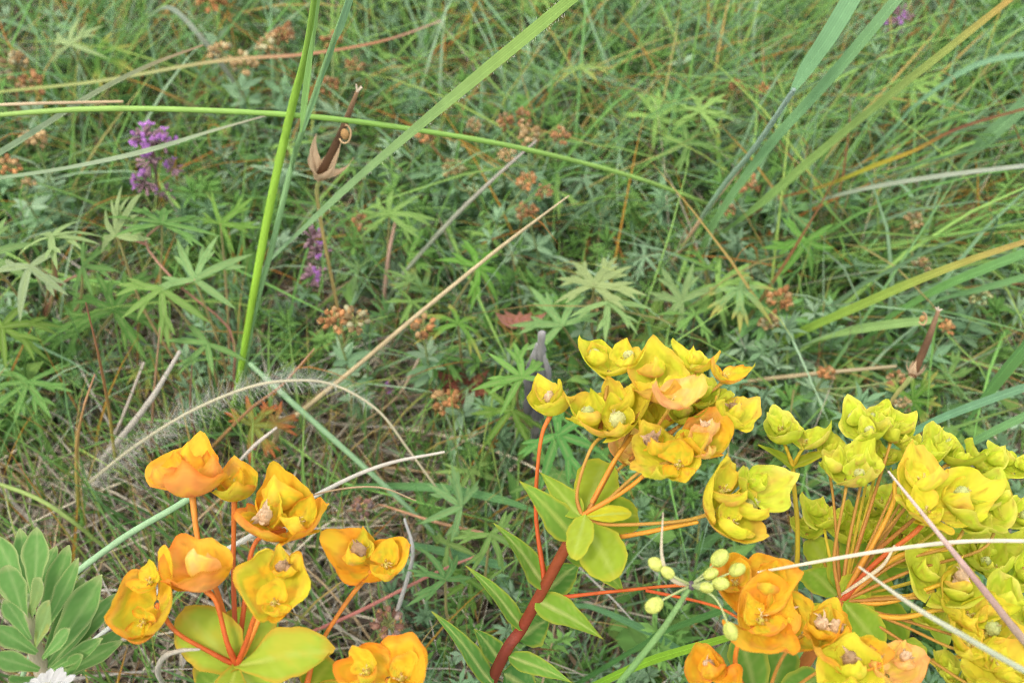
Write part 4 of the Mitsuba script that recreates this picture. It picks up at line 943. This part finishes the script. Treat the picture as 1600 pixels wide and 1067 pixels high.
blade('grey green folded blade with a brown tip at upper left', [(-60, 268, .19, 12), (0, 240, .195, 12), (70, 197, .20, 11), (150, 146, .205, 10), (235, 103, .205, 8), (318, 71, .20, 3)], [(.22, .30, .18), (.22, .31, .19), (.24, .31, .20), (.26, .30, .18), (.40, .28, .18)], fold=.45, root='soil')
straw('thin pale straw end lying along the left edge', [(-60, 166, .20, 4), (-20, 165, .203, 4.5), (60, 162, .205, 5), (192, 159, .205, 4)], [PALE, TAN])
blade('pale green grass blade along the top left turning pink to the right', [(-40, 150, .12, 5), (150, 128, .135, 6), (340, 96, .15, 7), (480, 85, .15, 6), (600, 64, .14, 5), (690, 33, .12, 4)], [(.26, .34, .10), (.32, .38, .14), (.36, .38, .18), (.44, .26, .16), (.42, .20, .12), (.44, .34, .26)], root='soil')
blade('arched grey blade at the top left, bent over like a hook', [(405, 175, .05, 6), (380, 148, .08, 7), (320, 66, .12, 8), (270, 15, .13, 8), (240, 22, .12, 6), (220, 45, .10, 4)], [(.26, .28, .22), (.24, .30, .24), (.20, .30, .18)], root='soil')
straw('tan straw running up to the right through the middle', [(440, 668, .06, 8), (560, 570, .10, 7), (650, 494, .13, 7), (760, 404, .16, 6), (830, 350, .18, 4.5), (889, 306, .19, 2.5)], [TAN, (.42, .34, .2), (.46, .38, .24), (.40, .34, .22)])
straw('grey green straw pointing up at the trefoil heads', [(620, 440, .06, 6), (690, 360, .09, 7), (760, 290, .12, 6), (838, 220, .14, 3)], [(.20, .30, .14), (.26, .32, .22), (.34, .30, .28)])
straw('straight blue green stalk slanting down from the tall grass to the red stem', [(720, 875, .03, 6), (640, 795, .06, 8), (545, 708, .085, 9), (460, 632, .10, 9), (390, 568, .11, 7)], [(.16, .28, .14), (.18, .32, .17), (.20, .34, .18)], name='grass_plant', cat='grass plant', mat='stem_material')
straw('blue green stem passing behind the orange cups at lower left', [(85, 925, .13, 9), (120, 893, .14, 10), (200, 835, .15, 11), (290, 782, .155, 11), (360, 730, .155, 8)], [(.24, .38, .22), (.26, .42, .24), (.22, .38, .2)], name='grass_plant', cat='grass plant', mat='stem_material')
straw('long silvery stalk running behind the orange spurge up to a pale tip', [(140, 1005, .10, 7), (270, 908, .12, 8), (400, 832, .13, 8), (510, 765, .135, 7), (600, 726, .135, 6), (694, 706, .13, 4)], [(.34, .36, .34), (.34, .38, .35), (.40, .40, .36), (.52, .48, .42)])
straw('thin brown hair straw above the small orange cups', [(430, 795, .14, 2), (510, 768, .155, 3), (590, 761, .155, 3), (650, 782, .145, 2)], [BR, (.34, .22, .12), TAN])
o = blade('broad blue green blade at the top right, folded at its collar', [(1238, 143, .22, 9), (1262, 105, .23, 24), (1296, 55, .245, 28), (1335, -10, .26, 29), (1370, -70, .27, 26)], [(.17, .34, .17), (.19, .37, .19), (.20, .38, .20)], edge=.06, fold=.15)
straw('blue green stem carrying the folded blade at the top right', [(1040, 430, .02, 7), (1120, 305, .12, 8), (1180, 230, .17, 9), (1241, 140, .221, 8)], [TAN, (.34, .28, .16), (.20, .32, .22), (.24, .34, .30)], name='grass_plant', cat='grass plant', mat='stem_material')
blade('long smooth blue green blade reaching the top right of centre', [(1090, 405, .06, 8), (1125, 335, .11, 14), (1200, 232, .17, 18), (1300, 120, .22, 19), (1405, -5, .26, 18), (1450, -60, .275, 16)], [(.18, .34, .12), (.19, .37, .17), (.20, .38, .18), (.22, .38, .20)], root='soil', edge=.10)
straw('thin brown stalk leaning beside the blue green blades', [(1025, 452, .02, 6), (1090, 350, .09, 6), (1160, 258, .13, 5), (1190, 215, .14, 4)], [TAN, (.36, .24, .14)])
blade('long yellow green blade turning orange at the top right corner', [(1130, 365, .06, 10), (1190, 318, .10, 14), (1280, 240, .14, 15), (1400, 142, .19, 14), (1500, 62, .22, 12), (1600, -18, .24, 9)], [(.17, .33, .11), (.19, .35, .11), (.22, .36, .11), (.24, .36, .11), (.28, .34, .10), (.44, .28, .09)], root='soil')
blade('bright green blade fading to orange on its way to the right edge', [(1168, 565, .03, 10), (1240, 525, .07, 15), (1330, 484, .11, 16), (1430, 440, .14, 14), (1520, 405, .155, 11), (1620, 372, .165, 8)], [(.19, .36, .06), (.22, .39, .06), (.24, .39, .07), (.27, .38, .08), (.34, .33, .09), (.38, .28, .10)], root='soil')
blade('dark blue green blade at the right edge beneath the orange ended one', [(1395, 492, .08, 8), (1470, 450, .11, 14), (1540, 420, .13, 16), (1630, 385, .15, 15)], [(.15, .33, .10), (.18, .37, .14)], root='soil')
blade('narrow green blade entering from the right edge, lower of a pair', [(1470, 468, .09, 6), (1540, 450, .11, 11), (1630, 425, .12, 11)], [(.20, .38, .16), (.20, .38, .14)], root='soil')
blade('short pale green blade lying level at right', [(1280, 530, .08, 6), (1350, 513, .09, 15), (1440, 502, .095, 14), (1475, 500, .09, 4)], [(.26, .42, .14), (.30, .46, .18)], root='soil')
blade('stout green blade rising at the right edge above the lime cups', [(1490, 690, .05, 9), (1535, 625, .10, 20), (1590, 555, .14, 24), (1640, 500, .17, 22)], [(.15, .33, .10), (.17, .36, .13)], root='soil')
blade('long bluish blade sagging in from the right over the lime cups', [(1370, 712, .09, 6), (1440, 668, .115, 11), (1520, 634, .13, 13), (1640, 592, .15, 13)], [(.14, .30, .17), (.18, .34, .20)], root='soil')
blade('green blade just above the far right lime cups', [(1480, 715, .10, 6), (1540, 680, .12, 12), (1640, 632, .14, 13)], [(.15, .32, .12), (.18, .36, .15)], root='soil')
blade('silvery blade bowing level to the right edge at upper right', [(1230, 335, .06, 5), (1310, 305, .10, 7), (1450, 278, .12, 8), (1640, 255, .13, 7)], [(.28, .38, .24), (.34, .40, .30), (.36, .40, .34)], root='soil')
blade('dark brown and yellow withered blade at upper right', [(1210, 312, .08, 4), (1290, 290, .10, 6), (1370, 258, .12, 8), (1430, 235, .13, 6), (1500, 200, .135, 5), (1620, 165, .14, 5)], [BR, (.22, .12, .05), (.36, .36, .05), (.40, .30, .05), (.18, .08, .05), (.2, .12, .06)], root='soil')
blade('broad dim green blade at the right edge near the top', [(1500, 260, .08, 10), (1545, 215, .11, 22), (1600, 165, .13, 24), (1650, 120, .15, 20)], [(.16, .30, .14), (.18, .33, .17)], root='soil')
blade('bluish blade drooping in from the right edge below the corner', [(1430, 165, .10, 5), (1500, 115, .12, 9), (1560, 92, .125, 10), (1650, 80, .13, 9)], [(.18, .34, .20), (.22, .38, .24)], root='soil')
straw('white curved straw crossing in front of the lime spurge', [(1700, 850, .235, 6), (1600, 845, .235, 6), (1500, 846, .232, 6.5), (1400, 857, .23, 6.5), (1300, 873, .228, 6), (1184, 894, .222, 4)], [(.50, .46, .34), (.56, .53, .42), (.52, .48, .36)])
straw('tapering straw with a purple tip crossing the white one', [(1680, 1090, .20, 14), (1600, 1000, .225, 13), (1540, 925, .237, 11), (1470, 838, .245, 8), (1388, 736, .25, 3)], [(.32, .36, .22), (.30, .36, .20), (.34, .28, .20), (.34, .22, .20), (.56, .46, .40)])
straw('silver green straw in the lower right corner', [(1690, 1090, .25, 10), (1600, 1047, .255, 10), (1500, 990, .256, 9), (1420, 942, .255, 7), (1342, 885, .25, 3)], [(.28, .34, .25), (.33, .38, .28), (.32, .36, .26), (.46, .44, .34)])
straw('withered bent stalk among the orange stalks of the lime spurge', [(1306, 936, .19, 5), (1350, 905, .20, 6), (1380, 882, .205, 6), (1398, 852, .21, 4)], [(.50, .40, .28), (.58, .50, .34)])
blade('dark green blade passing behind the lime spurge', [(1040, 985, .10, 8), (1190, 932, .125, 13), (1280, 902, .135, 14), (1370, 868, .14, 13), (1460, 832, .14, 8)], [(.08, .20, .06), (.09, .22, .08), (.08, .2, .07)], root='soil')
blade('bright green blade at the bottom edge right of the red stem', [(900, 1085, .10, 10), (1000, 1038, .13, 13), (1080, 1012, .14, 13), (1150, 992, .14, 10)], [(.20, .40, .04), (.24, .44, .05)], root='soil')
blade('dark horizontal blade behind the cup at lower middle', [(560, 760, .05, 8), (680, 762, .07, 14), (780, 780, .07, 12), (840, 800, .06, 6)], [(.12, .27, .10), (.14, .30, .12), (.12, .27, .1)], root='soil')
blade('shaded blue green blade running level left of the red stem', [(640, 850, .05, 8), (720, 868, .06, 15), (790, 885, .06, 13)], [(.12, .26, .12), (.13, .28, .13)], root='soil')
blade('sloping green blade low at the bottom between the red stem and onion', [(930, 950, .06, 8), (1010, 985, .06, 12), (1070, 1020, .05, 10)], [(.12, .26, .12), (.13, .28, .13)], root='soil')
straw('yellow dark tipped sedge standing alone at lower left', [(180, 715, .05, 5), (170, 640, .10, 5), (155, 560, .15, 4), (134, 473, .18, 2)], [(.26, .34, .05), (.28, .36, .05), (.34, .34, .06), (.28, .14, .06), (.18, .08, .05)], mat='stem_material', name='sedge', cat='sedge')
straw('brown tipped green sedge left of the lone yellow one', [(122, 780, .05, 7), (120, 700, .09, 6), (130, 640, .12, 4), (148, 585, .13, 2)], [(.20, .34, .06), (.22, .36, .06), (.34, .22, .08), (.32, .16, .09)], mat='stem_material', name='sedge', cat='sedge')
straw('thick grey straw slanting up between the sedges at left', [(165, 712, .05, 10), (205, 665, .07, 10), (240, 618, .09, 9), (281, 549, .11, 6)], [(.34, .32, .29), (.36, .34, .31), (.40, .38, .34)])
straw('thin grey straw beside the thick grey one', [(168, 705, .04, 6), (190, 655, .07, 5), (225, 566, .09, 4)], [(.34, .30, .26), (.36, .32, .28)])
straw('dark brown straw standing by the grey one', [(236, 690, .04, 4), (242, 600, .09, 4), (250, 512, .12, 2)], [(.30, .16, .08), (.26, .14, .08), (.30, .2, .12)])
straw('dark thorn like stalk rising in front of the feathery awn', [(312, 700, .05, 4), (298, 640, .09, 4), (300, 570, .11, 2)], [(.42, .24, .05), (.12, .07, .05), (.14, .08, .05)])
straw('brown tipped yellow stalk leaning right over the awn', [(330, 700, .05, 6), (390, 640, .09, 5), (440, 602, .115, 4), (491, 545, .125, 2)], [(.42, .36, .06), (.36, .24, .07), (.28, .15, .08), (.34, .2, .12)])
straw('short pale stick just above the orange cups', [(375, 720, .09, 5), (400, 694, .105, 6), (432, 668, .115, 4)], [(.40, .36, .32), (.48, .44, .40)])
straw('olive blade sagging across the litter at the left edge', [(-40, 745, .10, 6), (50, 775, .10, 7), (110, 812, .09, 7), (170, 860, .06, 5)], [(.22, .30, .08), (.20, .29, .08)], mat='stem_material', name='grass_plant', cat='grass plant')
straw('grey withered curl hanging below the orange spurge', [(268, 1085, .17, 7), (247, 1052, .195, 9), (256, 1026, .21, 9), (282, 1016, .215, 7), (312, 1014, .215, 4)], [(.26, .25, .22), (.30, .29, .25), (.36, .34, .28)])
straw('dark red hairy stalk lying behind the small orange spurge', [(480, 990, .05, 6), (560, 955, .07, 6), (680, 895, .08, 5), (760, 862, .08, 3)], [(.34, .09, .09), (.36, .12, .11), (.32, .16, .12)])
straw('grey stick leaning in the litter right of the small orange cups', [(598, 1025, .03, 6), (625, 940, .07, 7), (645, 865, .10, 6), (632, 810, .11, 4)], [(.36, .35, .33), (.38, .38, .37)])
straw('rusty curved straw above the small orange cups at right', [(600, 790, .06, 3), (680, 815, .07, 5), (755, 832, .06, 4)], [(.40, .22, .12), (.44, .26, .16)])
straw('brown straw beside the single yellow cup', [(655, 560, .07, 5), (620, 620, .05, 4), (560, 665, .03, 3)][::-1], [(.40, .36, .08), (.42, .28, .16), (.40, .32, .24)])
straw('dull tan stalk lying level behind the lime cups', [(1150, 598, .05, 6), (1260, 585, .07, 7), (1400, 572, .07, 5)], [(.34, .28, .16), (.38, .32, .2)])
straw('pink brown leaf stalk under the pale cranesbill fan', [(600, 470, .05, 6), (607, 400, .08, 6), (618, 345, .095, 5)], [(.34, .20, .16), (.38, .26, .2)])

# ------------------------------------------------------------------ feathery awn
o = thing('feather_grass_awn', 'feathery awn of grass with silky white hairs arching over the orange spurge', 'grass plume')
P = [at_h(*p) for p in ((118, 772, .05), (200, 705, .085), (290, 647, .115), (380, 608, .13), (450, 595, .135), (520, 601, .13), (590, 641, .12), (640, 705, .10), (695, 778, .07), (720, 800, -.01))]
part(o, 'awn', tube(P, [.0009, .0008, .0007, .0007, .0006, .0006, .0005, .0005], [(.42, .40, .28), (.44, .42, .30), (.40, .36, .24)], 6, 70), 'dry_material')
rg = rngs(88); S = spline(P, 400); t = U(np.gradient(S, axis=0)); m = MB()
for k in range(1200):
    i = int(265 * rg.beta(1.1, 1.5)); sd = U(np.cross(t[i], U(rg.normal(0, 1, 3))))
    e = S[i] + U(sd + t[i] * .5) * rg.uniform(.004, .009) * (1.8 - i / 265)
    mid = (S[i] + e) / 2 + rg.normal(0, .0007, 3)
    m.add(*tube([S[i], mid, e], [.00004, .00002], (.52, .52, .49), 3, 3))
part(o, 'hair_fringe', m, 'stem_material')
labels[o + '__hair_fringe'] = {'label': 'silky white hairs standing off the awn', 'kind': 'stuff'}

# ------------------------------------------------------------------ dry cranesbill beaks
def beak(label, base, tip, husk, seed, curl):
    o = thing('dry_seed_beak', label, 'seed head')
    rg = rngs(seed, 61)
    B, Tp = at_h(*base), at_h(*tip); ax = U(Tp - B); L = np.linalg.norm(Tp - B)
    root = B * [1, 1, 0] + [-.006, .002, -.012]
    part(o, 'stem', tube([root, B + [-.004, .0, -.03], B - ax * .0], [.0009, .0009, .0013], [(.34, .22, .10), (.40, .32, .12), (.30, .38, .14)], 7, 16), 'stem_material')
    part(o, 'beak', tube([B, B + ax * L * .5 + RGT * L * .02, Tp], [.0022, .0017, .0009], [(.13, .07, .035), (.09, .05, .028), (.24, .15, .09)], 8, 16, .15, 2), 'dry_material')
    a = U(np.cross(ax, -FWD)); b = np.cross(ax, a)
    for k in range(5):
        q = k * 1.257 + .4; d = np.cos(q) * a + np.sin(q) * b
        e = B + U(d + ax * .75) * L * husk
        part(o, 'sepal', leaf(B + d * .0006, e, U(ax - d * .6), L * husk * .40, 'ovate', np.array([.58, .43, .29]) * rg.uniform(.8, 1.2), (.36, .22, .12), curl=.5, seed=seed + k, fold=.3), 'leaf_material')
    for k in range(3):
        d = cam(rg.normal(0, 1), .3, 1); e = Tp + U(ax * .8 + rg.normal(0, .5, 3)) * L * .07
        part(o, 'stigma', tube([Tp, e], [.0006, .0003], (.5, .42, .34), 5, 4), 'dry_material')
    for (px, py, h) in curl:                                # seed on its curled strip
        c = at_h(px, py, h); r = (9 if len(curl) == 1 else 6) * mm(depth(c))
        part(o, 'seed', ball(c, r * .75, (.40, .24, .10), (0, 0, 1), 1.5, 10, 7, .1, seed), 'dry_material')
        if len(curl) > 1 and px > 1460: continue             # this one has lost its strip
        an = np.linspace(0, 4.2, 9)
        pts = [c + RGT * r * 1.05 * math.sin(x) + UPV * r * 1.6 * math.cos(x) - FWD * r * .2 for x in an]
        part(o, 'seed_strip', tube(pts, [.0005, .0004], [(.34, .22, .12), (.5, .36, .2)], 5, 24), 'dry_material')
beak('dry brown cranesbill beak with a curled seed between the tall stem and hairy blade', (499, 276, .18), (558, 144, .225), .38, 5, [(539, 210, .215)])
beak('second dry cranesbill beak with loose seeds at right above the lime cups', (1425, 588, .13), (1466, 486, .15), .26, 9, [(1441, 498, .14), (1482, 508, .14)])

# ------------------------------------------------------------------ onion umbel
o = thing('wild_onion', 'wild onion umbel with pale yellow green oval buds in front of the orange cup', 'plant')
C = at(1080, 914, .286)
pts = [at(870, 1180, .40) * [1, 1, 0] + [0, 0, -.012], at(925, 1115, .335), at(958, 1078, .315), at(1030, 990, .297), C]
part(o, 'stem', tube(pts, [.0013, .0012, .0011, .0010, .0007], [(.13, .28, .08), (.15, .30, .10), (.20, .35, .13)], 9, 30), 'stem_material')
part(o, 'umbel_hub', ball(C, .0014, (.10, .08, .10), (0, 0, 1), 1, 9, 7, .4, 4), 'stem_material')
for i, (px, py, dd, r, cx, cy) in enumerate(((1025, 881, .284, 11, 1050, 898), (1043, 894, .282, 9.5, 1060, 905), (1125, 872, .286, 13, 1104, 892), (1111, 897, .284, 10, 1095, 905), (1126, 912, .282, 11, 1105, 912), (1104, 918, .280, 9, 1092, 916), (1022, 945, .282, 12.5, 1048, 930), (1142, 986, .278, 12, 1118, 935), (1152, 890, .290, 11, 1115, 905))):
    E = at(px, py, dd); ax = U(E - at(cx, cy, dd))
    part(o, 'bud_stalk', tube([C, at(cx, cy, dd), E], [.0004, .0003, .0003], [(.30, .36, .16), (.38, .44, .18)], 6, 12), 'stem_material')
    part(o, 'bud', ball(E, r * mm(dd) * .92, (.42, .47, .11), ax, 1.35, 14, 10, .05, i, 3), 'stem_material')
part(o, 'dry_spathe', ribbon([C, at(1050, 905, .284), at(1034, 868, .282), at(1036, 800, .280)], [.0012, .0012, .0009, .0003], (.62, .55, .42), HINT, n=20), 'leaf_material')

# ------------------------------------------------------------------ odd dry bits
o = thing('weathered_wood', 'small splinter of grey weathered wood standing behind the single yellow cup', 'wood')
B, Tp = at_h(837, 640, .085), at_h(847, 520, .145)
m = MB()
for k, (dx, r) in enumerate(((0, .0042), (-.0035, .003), (.0032, .0026), (.001, .003))):
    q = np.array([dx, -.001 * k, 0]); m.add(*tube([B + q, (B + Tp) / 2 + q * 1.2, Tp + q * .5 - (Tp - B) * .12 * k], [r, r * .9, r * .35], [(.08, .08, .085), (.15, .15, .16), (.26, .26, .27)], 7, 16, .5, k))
m.add(*tube([B * [1, 1, 0] + [0, .004, -.012], B + (Tp - B) * .2], [.0016, .0024], (.16, .15, .15), 7, 6, .4, 5))
put(o, m, 'dry_material')
o = thing('withered_leaf', 'curled pink brown withered leaf near the centre', 'leaf')
c = at_h(812, 508, .085)
for k in range(5):
    a = (k - 2) * .5; e = c + (RGT * math.sin(a) * 1.6 + UPV * math.cos(a) * .55) * 34 * mm(depth(c)) - FWD * .003 * math.cos(k * 2)
    part(o, 'lobe', leaf(c, e, cam(0, .4, .8), 22 * mm(depth(c)), 'ovate', np.array([.50, .24, .20]) * (.85 + .1 * (k % 3)), (.40, .22, .10), (.36, .2, .08), curl=.7, fold=.4, seed=k + 5), 'leaf_material')
part(o, 'leaf_stalk', tube([c * [1, 1, 0] + [.01, .02, -.012], c + [.004, .004, -.02], c], [.0008, .0007], (.34, .2, .12), 6, 10), 'stem_material')
o = thing('withered_leaf', 'dark red brown crumpled leaf in the shade left of the single yellow cup', 'leaf')
c = at_h(722, 605, .045)
for k in range(6):
    a = k * 1.05; e = c + (RGT * math.sin(a) * 1.3 + UPV * math.cos(a) * .8) * 40 * mm(depth(c)) - FWD * .004 * math.cos(k * 2)
    part(o, 'lobe', leaf(c, e, U(cam(0, .4, .8) + [.2 * math.sin(k * 3), 0, 0]), 24 * mm(depth(c)), 'ovate', np.array([.26, .09, .07]) * (.8 + .2 * (k % 3)), (.30, .18, .10), curl=.8, fold=.5, seed=k + 25), 'leaf_material')
part(o, 'leaf_stalk', tube([c * [1, 1, 0] + [0, .01, -.012], c], [.0008, .0007], (.3, .16, .1), 6, 8), 'stem_material')
